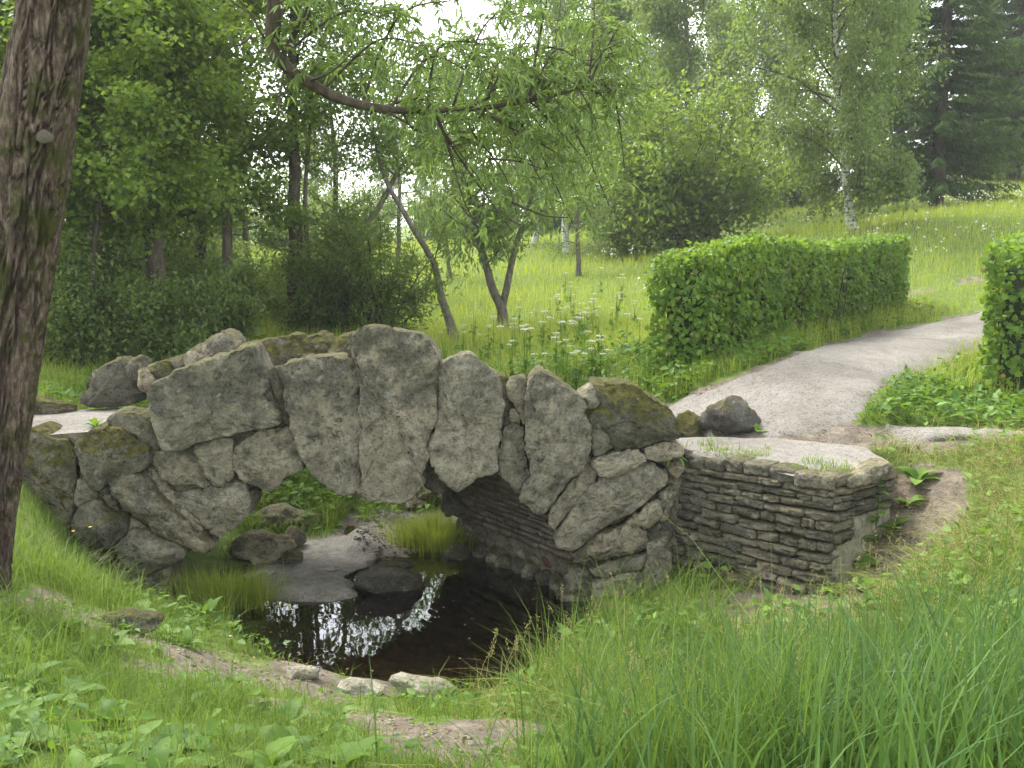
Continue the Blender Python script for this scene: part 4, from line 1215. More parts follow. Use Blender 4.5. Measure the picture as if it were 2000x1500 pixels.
# --- understorey shrubs
def shrub(name, label, base, H, R, stems, prm, leaf, seed, group=None, fan=.6, cat='shrub'):
    rg = np.random.default_rng(seed)
    root = empty(name, tuple(base), label, cat, group)
    tb = MB(); br = MB(); lf = MB(); starts = []
    for s_ in range(stems):
        az = rg.uniform(0, 6.283); tl = fan * math.sqrt(rg.uniform(0, 1))
        d = unit(np.array([math.cos(az) * tl, math.sin(az) * tl, 1]))
        p0 = np.array([rg.normal(0, R * .15), rg.normal(0, R * .15), -.05])
        ln = H * rg.uniform(.65, 1.1)
        starts.append((p0, d, ln, .022 * prm.get('thick', 1)))
    crown_build(rg, br, lf, starts, prm)
    tag(obj('stems', br.mesh('stems'), M['twig'], root), kind='stuff')
    obj('foliage', lf.mesh('foliage', False), M[leaf], root)
    return root
FEATH = dict(nsub=13, nleaf=44, L=.12, W=.028, spread=.09, flat=1, hang=.15, subl=.30, t0=.1, wob=.10, curl=-.02, tipcurl=2, shape='rhomb')
BUSH = dict(nsub=15, nleaf=46, L=.065, W=.038, spread=.13, flat=1, hang=.2, subl=.36, t0=.04, wob=.14, curl=-.01, shape='rhomb')
b = gbase(745, 16.5)
shrub('feathery_shrub', 'feathery dark shrub with radiating stems beside the bent trunk', b, 2.2, 1.0, 18, dict(FEATH, nsub=11), 'feather_leaf', 301, None, .7)
b = gbase(640, 17.0)
shrub('feathery_shrub', 'feathery shrub clump at the foot of the slim leaning trunk', b, 1.5, .9, 16, FEATH, 'feather_leaf', 302, None, .8)
b = gbase(160, 13.0)
sh1 = shrub('bushy_shrub', 'low dense bush of fine grey-green leaves next to the mossy willow trunk', b, 1.6, 1.0, 15, BUSH, 'feather_leaf', 303, None, .8)
b = gbase(300, 13.2)
sh2 = shrub('bushy_shrub', 'dark bush spreading below the thick leaning trunk behind the parapet', b, 1.25, 1.0, 15, BUSH, 'feather_leaf', 304, None, 1.0)
b = gbase(420, 14.8)
shrub('feathery_shrub', 'pale feathery bush standing before the grey-barked maple stem', b, 1.3, .9, 18, dict(FEATH, W=.04), 'feather_leaf', 305, None, .9)
GS = 'undergrowth bushes inside the wood'
for i, (px, Y, sc) in enumerate([(90, 15, 1.2), (230, 15.6, 1.25), (20, 17.5, 1.4), (350, 17.5, 1.1), (505, 19, .95), (-60, 14, 1.3), (560, 22, 1.0), (260, 20, 1.5), (440, 21, 1.2)]):
    c = copy_tree(sh1 if i % 2 else sh2, tuple(gbase(px, Y)), i * 1.7, sc, ['bush crowding right behind the old willow trunk', 'bush filling the space below the pale birch of the wood', 'tall bush in the shade at the back of the old willow',
                  'bush between the thick leaning trunk and the brown straight trunk', 'bush between the maple stem and the dark upright trunk', 'bush at the outer wood edge past the old willow', 'bush behind the dark upright trunk', 'large bush deep behind the thick leaning trunk', 'bush deep behind the grey-barked maple stem'][i])
    c['group'] = GS

# --- far side of the meadow
b = gbase(1655, 26); 
tr = rel(b, [b, at(1650, 330, 26), at(1640, 200, 26), at(1632, 60, 26), at(1628, -100, 26), at(1632, -330, 26)])
birch1 = tree('birch', 'tall white-barked birch with weeping leaves standing behind the clipped hedge', b, tr, .125, dict(BIRCH, nbr=46, c0=.12, len=3.1, nsub=12, nleaf=80, L=.10, W=.075), 'birch_bark', 'birch_leaf', 401)
b = gbase(1330, 30)
crab = shrub('spreading_tree', 'broad leafy crab tree branching to the ground at the meadow edge', b, 4.6, 1.6, 27, dict(BUSH, L=.15, W=.105, spread=.26, nsub=16, nleaf=56, subl=.34, thick=1.4), 'maple_leaf', 402, None, .85, 'tree')
b = gbase(1240, 31)
dk = shrub('dark_bush', 'dense dark round bush under the crab tree at the meadow edge', b, 2.6, 1.4, 17, dict(BUSH, L=.11, W=.075, spread=.2, thick=1.6), 'birch_leaf', 403, None, .9)
b = gbase(1345, 40)
TALL = dict(nbr=34, c0=.20, len=3.3, nsub=11, nleaf=74, L=.17, W=.12, spread=.3, flat=.8, hang=.4, el=.5, prof='round')
asp = tree('aspen', 'tall grey-trunked aspen with airy leaves rising behind the crab tree', b, rel(b, [b, at(1345, 300, 40), at(1342, 100, 40), at(1335, -100, 40), at(1340, -420, 40)]), .2, TALL, 'grey_bark', 'birch_leaf', 404)
b = gbase(1105, 34)
bw = tree('birch', 'thin white birch trunk seen behind the willow leaves across the meadow', b, rel(b, [b, at(1100, 350, 34), at(1095, 200, 34), at(1100, 0, 34), at(1105, -250, 34)]), .14, dict(BIRCH, nbr=30, len=2.6, nleaf=50, L=.11, W=.08), 'birch_bark', 'birch_leaf', 405)
b = gbase(1045, 37)
copy_tree(bw, tuple(b), 2.2, .92, 'slightly shorter white birch paired beyond the forked willow')
GF = 'pale leafy trees along the far edge of the meadow'
for i, (px, Y, sc) in enumerate([(1190, 48, .95), (1440, 52, .9), (1010, 60, .55), (1540, 58, .85), (1260, 62, .95), (620, 60, .6), (470, 55, .6), (760, 78, .55), (900, 90, .55), (1120, 85, .9), (300, 60, .7), (830, 120, .75), (1400, 90, 1.4), (120, 60, 1.2), (1640, 75, 1.2)]):
    c = copy_tree(asp, tuple(gbase(px, Y)), i * 2.1, sc, ['pale tree in the gap between the overhanging willow and the crab tree', 'pale tree between the crab tree and the tall white birch', 'small pale tree beyond the forked willow',
                  'pale tree far beyond, close beside the tall white birch', 'tall pale tree directly behind the crab tree', 'small pale tree seen past the dark upright trunk', 'small pale tree seen past the grey-barked maple stem',
                  'low hazy tree in the gap where the two trunks cross', 'low hazy tree beyond the bent trunk', 'hazy tree far behind the paired white birches', 'pale tree seen behind the thick leaning trunk', 'most distant hazy tree above the meadow gap',
                  'tall hazy tree far behind the aspen', 'pale tree seen deep behind the birch of the wood', 'pale tree hidden behind the tall white birch crown'][i])
    c['group'] = GF
GB = 'bushes along the far edge of the meadow'
for i, (px, Y, sc) in enumerate([(1470, 46, 1.0), (1560, 44, .9), (960, 52, 1.1), (860, 56, 1.2), (1080, 50, 1.0), (700, 50, 1.2), (1210, 36, .7), (560, 45, 1.1), (430, 42, 1.1), (250, 40, 1.2)]):
    c = copy_tree(dk, tuple(gbase(px, Y)), i * 1.9, sc, ['round bush at the meadow top between crab tree and white birch', 'round bush at the meadow top just beside the white birch', 'round bush at the far meadow edge behind the forked willow', 'round bush at the far meadow edge behind the bent trunk',
                  'round bush at the foot of the paired white birches', 'round bush beyond the feathery shrub where trunks cross', 'small round bush tucked beside the crab tree', 'round bush beyond the wood behind the dark upright trunk', 'round bush beyond the wood behind the maple stem', 'round bush beyond the wood behind the thick leaning trunk'][i])
    c['group'] = GB

# spruces
def spruce(name, label, base, H, R, seed, group=None, c0=.03):
    rg = np.random.default_rng(seed)
    root = empty(name, tuple(base), label, 'tree', group)
    tb = MB(); lf = MB(); br = MB()
    pts = np.stack([rg.normal(0, .02, 14), rg.normal(0, .02, 14), np.linspace(-.1, H, 14)], 1)
    V, F = tube(pts, np.linspace(.24, .02, 14), 9); tb.add(V, F)
    LP, LD, LN = [], [], []
    z = H * c0 + .3
    while z < H - .2:
        f = z / H
        for b_ in range(rg.integers(6, 9)):
            az = rg.uniform(0, 6.283); ln = R * (1 - f) ** .85 * rg.uniform(.75, 1.12) + .15
            k = 9; t = np.linspace(0, 1, k)
            dv = np.array([math.cos(az), math.sin(az)])
            drop = (-.30 * t + .0 * t) * ln * (1.15 - f) + .18 * ln * t ** 3
            P = np.stack([dv[0] * ln * t, dv[1] * ln * t, z + drop], 1)
            V, F = tube(P, np.linspace(.025, .006, k), 3); br.add(V, F)
            m_ = int(52 * ln) + 10
            tt = rg.uniform(.08, 1, m_); ii_ = np.clip(tt * (k - 1), 0, k - 1.01); i0 = ii_.astype(int); ff = (ii_ - i0)[:, None]
            p = P[i0] * (1 - ff) + P[i0 + 1] * ff
            sd = rg.choice([-1, 1], m_)
            sv_ = np.stack([-dv[1] * sd, dv[0] * sd, -.55 - rg.uniform(0, .5, m_)], 1)
            dl = sv_ * rg.uniform(.5, 1, m_)[:, None] + np.array([dv[0], dv[1], 0]) * .7
            LP.append(p + rg.normal(0, .04, (m_, 3))); LD.append(dl)
            LN.append(np.tile(np.array([0, 0, 1.]), (m_, 1)) + rg.normal(0, .4, (m_, 3)))
        z += rg.uniform(.16, .30)
    LP = np.concatenate(LP); LD = np.concatenate(LD); LN = np.concatenate(LN); k = len(LP)
    leaves(lf, LP, LD, LN, rg.uniform(.14, .32, k), rg.uniform(.03, .06, k), 'rhomb', np.clip(rg.normal(.4, .25, k), 0, 1))
    trk = obj('trunk', tb.mesh('trunk'), M['bark'], root); tag(obj('branches', br.mesh('branches'), M['twig'], trk), kind='stuff')
    obj('crown', lf.mesh('crown', False), M['spruce_needle'], root)
    return root
sp1 = spruce('spruce', 'large dark spruce sweeping to the ground beside the white birch', gbase(1815, 33), 14, 2.7, 501)
GSp = 'dark spruces crowding the hilltop'
for i, (px, Y, sc) in enumerate([(1960, 44, 1.3), (2080, 40, 1.2), (1890, 52, 1.3), (2020, 60, 1.5), (1740, 56, 1.1), (2200, 46, 1.3), (1190, 70, 1.3)]):
    c = copy_tree(sp1, tuple(gbase(px, Y)), i * 1.1, (sc, sc, sc), ['tall dark spruce up the slope next to the large sweeping one', 'dark spruce at the hilltop end of the far hedge', 'dark spruce just behind the large sweeping spruce', 'tallest spruce at the back of the hilltop stand',
                  'spruce between the white birch and the large sweeping spruce', 'outermost spruce of the hilltop stand', 'lone dark spruce rising behind the overhanging willow leaves'][i])
    c['group'] = GSp

# ------------------------------------------------------------------ the near willow
rg = np.random.default_rng(900)
wb = at(-68, 1165, 5.75); wb[2] = T1(wb[0], wb[1])
will = empty('old_willow', tuple(wb), 'big old willow with furrowed mossy bark and one long bare limb arching over the bridge', 'tree')
tpts = spline([wb - [0, 0, .25], at(-50, 1050, 5.75), at(-12, 800, 5.75), at(38, 450, 5.72), at(66, 250, 5.7), at(108, 0, 5.7), at(140, -200, 5.7), at(158, -420, 5.7)], 270)
trad = np.interp(np.linspace(0, 1, 270), [0, .04, .12, .5, .75, 1], [.27, .21, .187, .182, .158, .165])
SD = 170
V, F = tube(tpts, trad, SD)
th = np.tile(np.arange(SD) / SD * 2 * math.pi, 270)
zz = np.repeat(np.linspace(0, 1, 270) * 5.2, SD)
cyl = np.stack([np.cos(th), np.sin(th), zz], 1)
wv = fbm(cyl * np.array([2, 2, 1.1]), 2, 71) * .35
q1 = np.stack([np.cos(th + wv) * 4.6, np.sin(th + wv) * 4.6, zz * 1.25], 1)
rd = np.abs(vnoise(q1, 5)) ; rd2 = np.abs(vnoise(q1 * np.array([2.1, 2.1, 2.0]) + 9, 6))
furrow = sstep(.02, .12, rd) * .6 + sstep(.02, .14, rd2) * .4
cr = np.centroid if False else np.repeat(tpts, SD, 0)
out_ = unit(V - cr)
V = V + out_ * (.085 * (furrow - .75) + .018 * fbm(cyl * np.array([1.6, 1.6, .7]), 3, 33) + .005 * fbm(cyl * np.array([9, 9, 7]), 3, 34))[:, None]
me = mesh_from('trunk', V - wb, F)
tr_o = obj('trunk', me, M['willow_bark'], will)
# pruned-branch scar
sc_p = at(88, 268, 5.53)
me = rock_mesh('branch_scar', 15, 3, .2, .08, .03)
obj('branch_scar', me, M['grey_bark'], tr_o, tuple(sc_p - wb), (.1, .1, .2), (.05, .018, .04))
limb_px = [(155, -330, 5.7), (260, -470, 5.8), (410, -430, 6.0), (505, -250, 6.15), (538, -60, 6.2), (535, 40, 6.2), (533, 95, 6.2), (565, 135, 6.22), (640, 182, 6.3), (720, 208, 6.35), (800, 216, 6.4), (900, 214, 6.5), (1000, 202, 6.65), (1090, 185, 6.8), (1190, 150, 7.0)]
limb = spline([at(*p) for p in limb_px], 120)
lr = np.interp(np.linspace(0, 1, 120), [0, .3, .45, .6, .75, 1], [.09, .050, .038, .030, .018, .005])
limb[1:-1] += rg.normal(0, .0012, (118, 3))
V, F = tube(limb, lr, 12)
V = V + (fbm(V * 22, 3, 4) * .004)[:, None] * unit(V - np.repeat(limb, 12, 0))
obj('limb', mesh_from('limb', V - wb, F), M['bark'], will)
tb = MB(); lf = MB()
side = [[(533, 92, 6.2), (508, 62, 6.2), (490, 28, 6.15), (455, 5, 6.1), (430, -20, 6.0)],
        [(492, 70, 6.2), (460, 90, 6.15), (442, 60, 6.2), (470, 40, 6.1)][:3],
        [(745, 213, 6.36), (790, 238, 6.36), (838, 268, 6.4)], [(785, 215, 6.4), (805, 250, 6.4), (835, 262, 6.45)],
        [(600, 160, 6.25), (650, 138, 6.15), (690, 100, 6.1)], [(556, 128, 6.2), (545, 200, 6.15), (540, 245, 6.1)],
        [(905, 213, 6.5), (950, 190, 6.5), (985, 130, 6.55), (1040, 60, 6.6), (1060, -20, 6.7)],
        [(905, 214, 6.5), (925, 262, 6.5), (965, 310, 6.55), (990, 352, 6.6), (1010, 420, 6.7)],
        [(955, 310, 6.55), (1010, 315, 6.6), (1060, 330, 6.7)], [(860, 240, 6.45), (888, 330, 6.5), (905, 390, 6.5), (925, 430, 6.5)],
        [(1000, 395, 6.7), (1060, 420, 6.8), (1110, 425, 6.9)]]
tips = []
for s_ in side:
    p = spline([at(*q) for q in s_], 16)
    V, F = tube(p, np.linspace(.009, .003, 16), 6); tb.add(V, F)
targets = [(1180, 60, 7.2), (1120, 110, 7.0), (1225, 240, 7.3), (1150, 320, 7.0), (1190, 400, 7.2), (1060, 360, 6.8), (950, 370, 6.6), (1000, 450, 6.8), (1120, 440, 7.0),
           (890, 320, 6.5), (830, 90, 6.4), (760, 40, 6.3), (1000, 10, 6.8), (1090, -40, 7.0), (900, 0, 6.6), (1200, 150, 7.4), (1060, 250, 6.9), (1130, 210, 7.1), (1040, 120, 6.9),
           (970, 90, 6.7), (1160, -20, 7.3), (690, -20, 6.4), (600, -40, 6.3), (1090, 300, 6.6), (1170, 250, 6.9), (1020, 320, 7.1), (1220, 330, 7.5), (930, 150, 6.4)]
for ti, tpx in enumerate(targets):
    e = at(*tpx)
    cand = limb[55:116]
    j = np.argmin(np.linalg.norm(cand - (e - np.array([.5, .1, 0])), axis=1))
    s0 = cand[j]
    mid = (s0 + e) / 2 + np.array([0, 0, .16]) + rg.normal(0, .06, 3)
    bp = spline([s0, mid, e], 14)
    V, F = tube(bp, np.linspace(.010, .003, 14), 5); tb.add(V, F)
    for w_ in range(17):
        u = rg.uniform(.25, 1.0)
        p0 = bp[min(13, int(u * 13))]
        az = rg.uniform(0, 6.28); ol = rg.uniform(.16, .45); dl = rg.uniform(-.12, .36)
        if tpx[1] > 300: dl *= .8
        p1 = p0 + np.array([math.cos(az) * ol * .6, math.sin(az) * ol * .6, .03])
        p2 = p0 + np.array([math.cos(az) * ol, math.sin(az) * ol, -dl])
        tw = spline([p0, p1, p2], 9)
        V, F = tube(tw, np.linspace(.0028, .001, 9), 3); tb.add(V, F)
        k = rg.integers(11, 19)
        tt = np.sort(rg.uniform(.15, 1, k)); i0 = np.clip((tt * 8).astype(int), 0, 7)
        P = tw[i0] + (tw[i0 + 1] - tw[i0]) * (tt * 8 - i0)[:, None]
        tg = unit(tw[i0 + 1] - tw[i0])
        sd = rg.normal(0, 1, (k, 3)); sd[:, 2] *= .4
        D = unit(tg * .8 + unit(sd) * .9 + np.array([0, 0, -.35]))
        Nn = rg.normal(0, .7, (k, 3)); Nn[:, 2] += .8
        sz = rg.uniform(.7, 1.2, k)
        leaves(lf, P, D, Nn, .080 * sz, .0155 * sz, 'lance', np.clip(rg.normal(.5, .25, k), 0, 1))
# crown above
st = []
for b_ in range(16):
    az = rg.uniform(0, 6.28); p = tpts[rg.integers(245, 269)]
    st.append((p, unit(np.array([math.cos(az), math.sin(az), rg.uniform(.6, 1.5)])), rg.uniform(1.8, 3.2), .05))
crown_build(rg, tb, lf, st, dict(nsub=8, nleaf=22, L=.10, W=.024, spread=.14, hang=.6, shape='lance', curl=.04))
for part, nm, mt, sm in ((tb, 'branches', 'bark', True), (lf, 'crown', 'willow_leaf', False)):
    part.V = [v - wb for v in part.V]
    obj(nm, part.mesh(nm, sm), M[mt], will)

# ------------------------------------------------------------------ hedges
def hedge(name, label, P, Q, w, h0, h1, nleaf, seed, L=.075):
    rg = np.random.default_rng(seed)
    P = np.array(P); Q = np.array(Q)
    d = Q - P; LEN = np.linalg.norm(d); d /= LEN; nr = np.array([d[1], -d[0]])     # nr points to the path side
    zb = T1(*P); root = empty(name, (P[0], P[1], zb), label, 'hedge')
    def pt(s, c, v):       # s along, c across 0..w (0 = path side), v height fraction
        x = P[0] + d[0] * s - nr[0] * c; y = P[1] + d[1] * s - nr[1] * c
        g = terrain(x, y); h = h0 + (h1 - h0) * s / LEN
        return np.stack([x, y, g + v * h], -1)
    # twiggy inside
    a = np.linspace(.16, LEN - .16, 40); prof = [(.16, .03), (.14, .5), (.16, .86), (w - .16, .86), (w - .14, .5), (w - .16, .03)]
    rows_ = np.stack([pt(a, np.full(40, c), np.full(40, v)) for c, v in prof], 1)
    rows_ = rows_ + (fbm(rows_.reshape(-1, 3) * 4, 2, seed) * .06).reshape(40, 6)[..., None]
    i = np.arange(240).reshape(40, 6); F = [tuple(x_) for x_ in np.stack([i[:-1, :-1], i[1:, :-1], i[1:, 1:], i[:-1, 1:]], -1).reshape(-1, 4)]
    F += [tuple(i[0]), tuple(i[-1][::-1])]
    o = obj('twigs', mesh_from('twigs', rows_.reshape(-1, 3) - np.array([P[0], P[1], zb]), F), M['hedge_in'], root)
    # leaves on the clipped faces
    area = np.array([LEN * h0, LEN * h0 * .5, LEN * w, w * h0, w * h0 * .7]); cnt = (nleaf * area / area.sum()).astype(int)
    Ps, Ns = [], []
    for fc, k in enumerate(cnt):
        u = rg.uniform(0, 1, k); v = rg.uniform(0, 1, k); dep = np.abs(rg.normal(0, .06, k)) - .03 - (rg.uniform(0, 1, k) < .04) * rg.uniform(0, .09, k)
        if fc == 0: s, c, hh, nn = u * LEN, dep, v, np.array([nr[0], nr[1], .35])
        elif fc == 1: s, c, hh, nn = u * LEN, w - dep, v, np.array([-nr[0], -nr[1], .35])
        elif fc == 2: s, c, hh, nn = u * LEN, v * w, 1 - dep / h0, np.array([0, 0, 1.])
        elif fc == 3: s, c, hh, nn = dep, u * w, v, np.array([-d[0], -d[1], .35])
        else: s, c, hh, nn = LEN - dep, u * w, v, np.array([d[0], d[1], .35])
        q = pt(s, c, hh)
        bul = fbm(q * 3.0, 3, seed + 7) * .045 + fbm(q * .9, 2, seed + 11) * .03
        q = q + np.array(nn) * bul[:, None]
        Ps.append(q); Ns.append(np.tile(nn, (k, 1)))
    q = np.concatenate(Ps); nn = np.concatenate(Ns); k = len(q)
    D = rg.normal(0, 1, (k, 3)); D[:, 2] -= .55
    D = D + nn * .25
    lf = MB(); sz = rg.uniform(.6, 1.25, k)
    leaves(lf, q - np.array([P[0], P[1], zb]), D, nn + rg.normal(0, .5, (k, 3)), L * sz, L * .95 * sz, 'lobed', np.clip(rg.normal(.45, .32, k), 0, 1))
    obj('foliage', lf.mesh('foliage', False), M['hedge_leaf'], root)
    pick = rg.choice(k, k // 30, replace=False); dl_ = MB(); kk_ = len(pick)
    leaves(dl_, q[pick] + nn[pick] * .02 - np.array([P[0], P[1], zb]), D[pick], nn[pick] + rg.normal(0, .6, (kk_, 3)), L * .8, L * .6, 'rhomb', np.clip(rg.normal(.5, .3, kk_), 0, 1))
    tag(obj('dead_leaves', dl_.mesh('dead_leaves', False), M['litter'], root), kind='stuff')
    # sprouts and bare stems showing at the foot
    sb = MB()
    for _ in range(70):
        s = rg.uniform(0, LEN); p0 = pt(np.array([s]), np.array([rg.uniform(.02, .2)]), np.array([0.]))[0]
        p1 = p0 + np.array([rg.normal(0, .08), rg.normal(0, .08), rg.uniform(.4, .95) * h0])
        V, F = tube([p0, (p0 + p1) / 2 + rg.normal(0, .03, 3), p1], [.008, .006, .004], 4); sb.add(V - np.array([P[0], P[1], zb]), F)
    tag(obj('stems', sb.mesh('stems'), M['twig'], root), kind='stuff')
    return root
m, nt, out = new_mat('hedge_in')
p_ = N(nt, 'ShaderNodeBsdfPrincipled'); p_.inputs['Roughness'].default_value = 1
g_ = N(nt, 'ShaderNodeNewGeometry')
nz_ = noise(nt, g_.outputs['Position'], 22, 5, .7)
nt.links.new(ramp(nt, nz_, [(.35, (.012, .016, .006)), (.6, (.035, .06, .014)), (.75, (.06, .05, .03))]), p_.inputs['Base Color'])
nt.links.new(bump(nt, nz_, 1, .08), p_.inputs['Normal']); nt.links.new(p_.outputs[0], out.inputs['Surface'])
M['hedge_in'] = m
hedge('clipped_hedge', 'long clipped green hedge with a flat top on the meadow side of the path', (2.05, 10.9), (6.85, 17.9), .66, 1.27, 1.27, 25000, 601, .062)
hedge('clipped_hedge', 'clipped hedge with lobed leaves on the slope side of the path, opposite the long one', (8.35, 15.1), (4.66, 10.15), 1.05, 1.42, 1.46, 14500, 602, .07)
hb = gbase(1880, 50)
hedge('far_hedge', 'distant low clipped hedge along the hilltop under the spruces', (hb[0], hb[1]), (hb[0] + 9, hb[1] + 1.0), 1.2, 1.15, 1.15, 5000, 603, .16)

# ------------------------------------------------------------------ grass and ground plants
def keep_mask(P, thr=.5, rng=RNG):
    x, y = P[:, 0], P[:, 1]
    z = terrain(x, y)
    ok = (dirt_mask(x, y) < rng.uniform(.12, thr, len(P))) & (sdf_poly(x, y, CHANNEL) > .10) & (z > .035)
    ok &= (sdf_poly(x, y, WALL) > .03) & (sdf_poly(x, y, PATH_POLY) > .02)
    ok &= ~((sdf_poly(x, y, BRIDGE) < .05) & (x > -4.7))
    return ok, z
def scatter(n_, x0, x1, y0, y1, thr=.5, f=None):
    P = RNG.uniform((x0, y0), (x1, y1), (n_, 2))
    ok, z = keep_mask(P, thr)
    if f is not None: ok &= f(P[:, 0], P[:, 1])
    return np.column_stack([P[ok], z[ok] - .01])
def cl(a): return np.clip(a, 0, 1)

# near bank: short mixed grass everywhere
mb = MB()
P = scatter(95000, -4.6, 5.2, 2.4, 9.6)
k = len(P)
blades(mb, P, RNG.gamma(6, .020, k) + .03, RNG.uniform(.003, .006, k), RNG.uniform(0, 6.28, k), RNG.uniform(.15, 1.0, k), cl(RNG.normal(.42, .25, k)), 2)
o = obj('bank_grass', mb.mesh('bank_grass', False), M['grass']); tag(o, 'short mixed grass covering the near banks', 'grass', None, 'stuff')

# tall grass on the right foreground
mb = MB()
def tall_zone(x, y):
    px = 1000 + x / y * 2000
    nz = fbm2(x, y, 1.1, 2, 14)
    return (x > .02 + .22 * nz + .14 * np.clip(y - 5.6, 0, 3)) & (y < 7.0) & (y < 7.25 - .9 * np.clip(x - 1.2, 0, 3)) & (RNG.uniform(0, 1, x.shape) < .38 + .75 * nz)
P = scatter(38000, -.3, 3.6, 3.0, 7.4, .5, tall_zone)
k = len(P)
pn_ = fbm2(P[:, 0], P[:, 1], 1.4, 3, 15)
hh = (.09 + RNG.gamma(4, .043, k)) * np.clip(1 + .75 * pn_, .35, 2.0) * (1 + .25 * sstep(6.4, 5.0, P[:, 1]))
blades(mb, P, hh, RNG.uniform(.004, .008, k), RNG.uniform(0, 6.28, k), RNG.uniform(.1, .95, k), cl(RNG.normal(.40, .24, k) + .35 * fbm2(P[:, 0], P[:, 1], 2.2, 2, 16)), 4)
o = obj('tall_grass', mb.mesh('tall_grass', False), M['grass']); tag(o, 'tall arching meadow grass on the near bank before the wall', 'grass', None, 'stuff')
# broad blue-green reed grass
mb = MB()
def patch(px, py, n_, r): 
    q = ground_pt(px, py); a = RNG.normal(0, r, (n_, 2)) + q[:2]
    ok, z = keep_mask(a, .7)
    return np.column_stack([a[ok], z[ok] - .01])
for px, py, n_, r, h_ in [(1560, 1500, 500, .30, .50), (1800, 1480, 560, .34, .55), (1950, 1400, 400, .35, .5), (1190, 1330, 220, .16, .32), (1110, 1370, 90, .10, .30), (1290, 1310, 160, .2, .3), (1420, 1400, 400, .3, .42), (1700, 1600, 500, .3, .5), (1330, 1560, 400, .3, .42)]:
    P = patch(px, py, n_, r); k = len(P)
    blades(mb, P, RNG.uniform(.45, 1.35, k) * h_ * 1.2, RNG.uniform(.008, .015, k), RNG.uniform(0, 6.28, k), RNG.uniform(.1, .6, k), cl(RNG.normal(.45, .25, k)), 5)
o = obj('reed_grass', mb.mesh('reed_grass', False), M['reed']); tag(o, 'broad blue-green blades of reed grass on the near bank', 'grass', None, 'stuff')
# mown yellowish grass on the right bank + straw
mb = MB()
P = scatter(16000, 1.6, 5.4, 4.4, 8.6, .75, lambda x, y: (y > 6.6 - .9 * np.clip(x - 1.2, 0, 3)) & (RNG.uniform(0, 1, x.shape) < .75))
k = len(P)
blades(mb, P, RNG.uniform(.10, .34, k), RNG.uniform(.003, .006, k), RNG.uniform(0, 6.28, k), RNG.uniform(.9, 2.4, k), cl(RNG.normal(.45, .25, k)), 3)
P2 = scatter(5200, -.2, 5.0, 3.2, 8.4, .75); k = len(P2)
blades(mb, P2, RNG.uniform(.12, .4, k), RNG.uniform(.002, .005, k), RNG.uniform(0, 6.28, k), RNG.uniform(.5, 2.6, k), cl(RNG.normal(.5, .25, k)), 3)
o = obj('dry_grass', mb.mesh('dry_grass', False), M['straw']); tag(o, 'flattened straw-coloured cut grass on the slope by the wall', 'grass', None, 'stuff')
# long soft grass against the left pier and willow
mb = MB()
P = np.concatenate([patch(60, 1130, 900, .32), patch(150, 1150, 800, .3), patch(40, 1230, 700, .3), patch(20, 1330, 500, .3), patch(470, 1245, 160, .12), patch(590, 1330, 90, .05), patch(420, 1395, 200, .1)])
k = len(P)
blades(mb, P, RNG.uniform(.14, .44, k), RNG.uniform(.003, .006, k), RNG.uniform(0, 6.28, k), RNG.uniform(.2, 1.1, k), cl(RNG.normal(.5, .25, k)), 4)
o = obj('long_grass', mb.mesh('long_grass', False), M['grass']); tag(o, 'long soft grass bending at the foot of the old willow and left pier', 'grass', None, 'stuff')

# grass on the far side, visible under the arch and round the parapets
mb = MB()
P = scatter(30000, -5.5, 3.2, 8.3, 11.6, .5); k = len(P)
blades(mb, P, RNG.uniform(.08, .30, k), RNG.uniform(.005, .010, k), RNG.uniform(0, 6.28, k), RNG.uniform(.2, 1.0, k), cl(RNG.normal(.5, .25, k)), 2)
def under(px, py, n_, r, z=None):
    q = ground_pt(px, py); a = RNG.normal(0, 1, (n_, 2)) * np.array(r) + q[:2]
    zz_ = terrain(a[:, 0], a[:, 1]); ok = zz_ > .03
    return np.column_stack([a[ok], zz_[ok] - .01])
P = np.concatenate([under(600, 985, 1500, (.45, .25)), under(560, 940, 900, (.4, .3)), under(660, 1010, 700, (.2, .2)), under(640, 950, 700, (.4, .3)), under(520, 1040, 260, (.15, .1)), under(470, 1080, 300, (.12, .1))]); k = len(P)
blades(mb, P, RNG.uniform(.10, .30, k), RNG.uniform(.005, .009, k), RNG.uniform(0, 6.28, k), RNG.uniform(.2, 1.0, k), cl(RNG.normal(.6, .25, k)), 3)
o = obj('stream_grass', mb.mesh('stream_grass', False), M['grass']); tag(o, 'fresh grass on the stream bank seen beneath the arch', 'grass', None, 'stuff')
# two round tufts
def tuft(name, label, px, py, n_, r, h_, w, mat, q=None):
    if q is None: q = ground_pt(px, py)
    q[2] = max(q[2], -.02)
    a = RNG.normal(0, 1, (n_, 2)) * np.array(r) * .5
    root = empty(name, tuple(q), label, 'plant')
    mb = MB()
    P = np.column_stack([a, np.maximum(terrain(a[:, 0] + q[0], a[:, 1] + q[1]), -.05) - q[2] - .01]); k = len(P)
    az = np.arctan2(a[:, 1], a[:, 0]) + RNG.normal(0, .6, k)
    blades(mb, P, RNG.uniform(.55, 1.1, k) * h_, np.full(k, w), az, RNG.uniform(.05, .6, k), cl(RNG.normal(.5, .25, k)), 3)
    obj('stalks', mb.mesh('stalks', False), M[mat], root)
tuft('grass_tuft', 'rounded bright green grass tuft by the far foot of the vault', 852, 1068, 2400, (.36, .2), .36, .006, 'meadow')
tuft('horsetail_clump', 'dense clump of thin upright horsetails standing in water by the left pier', 410, 1176, 2000, (.34, .14), .40, .005, 'meadow', np.array([-2.28, 7.88, 0.0]))

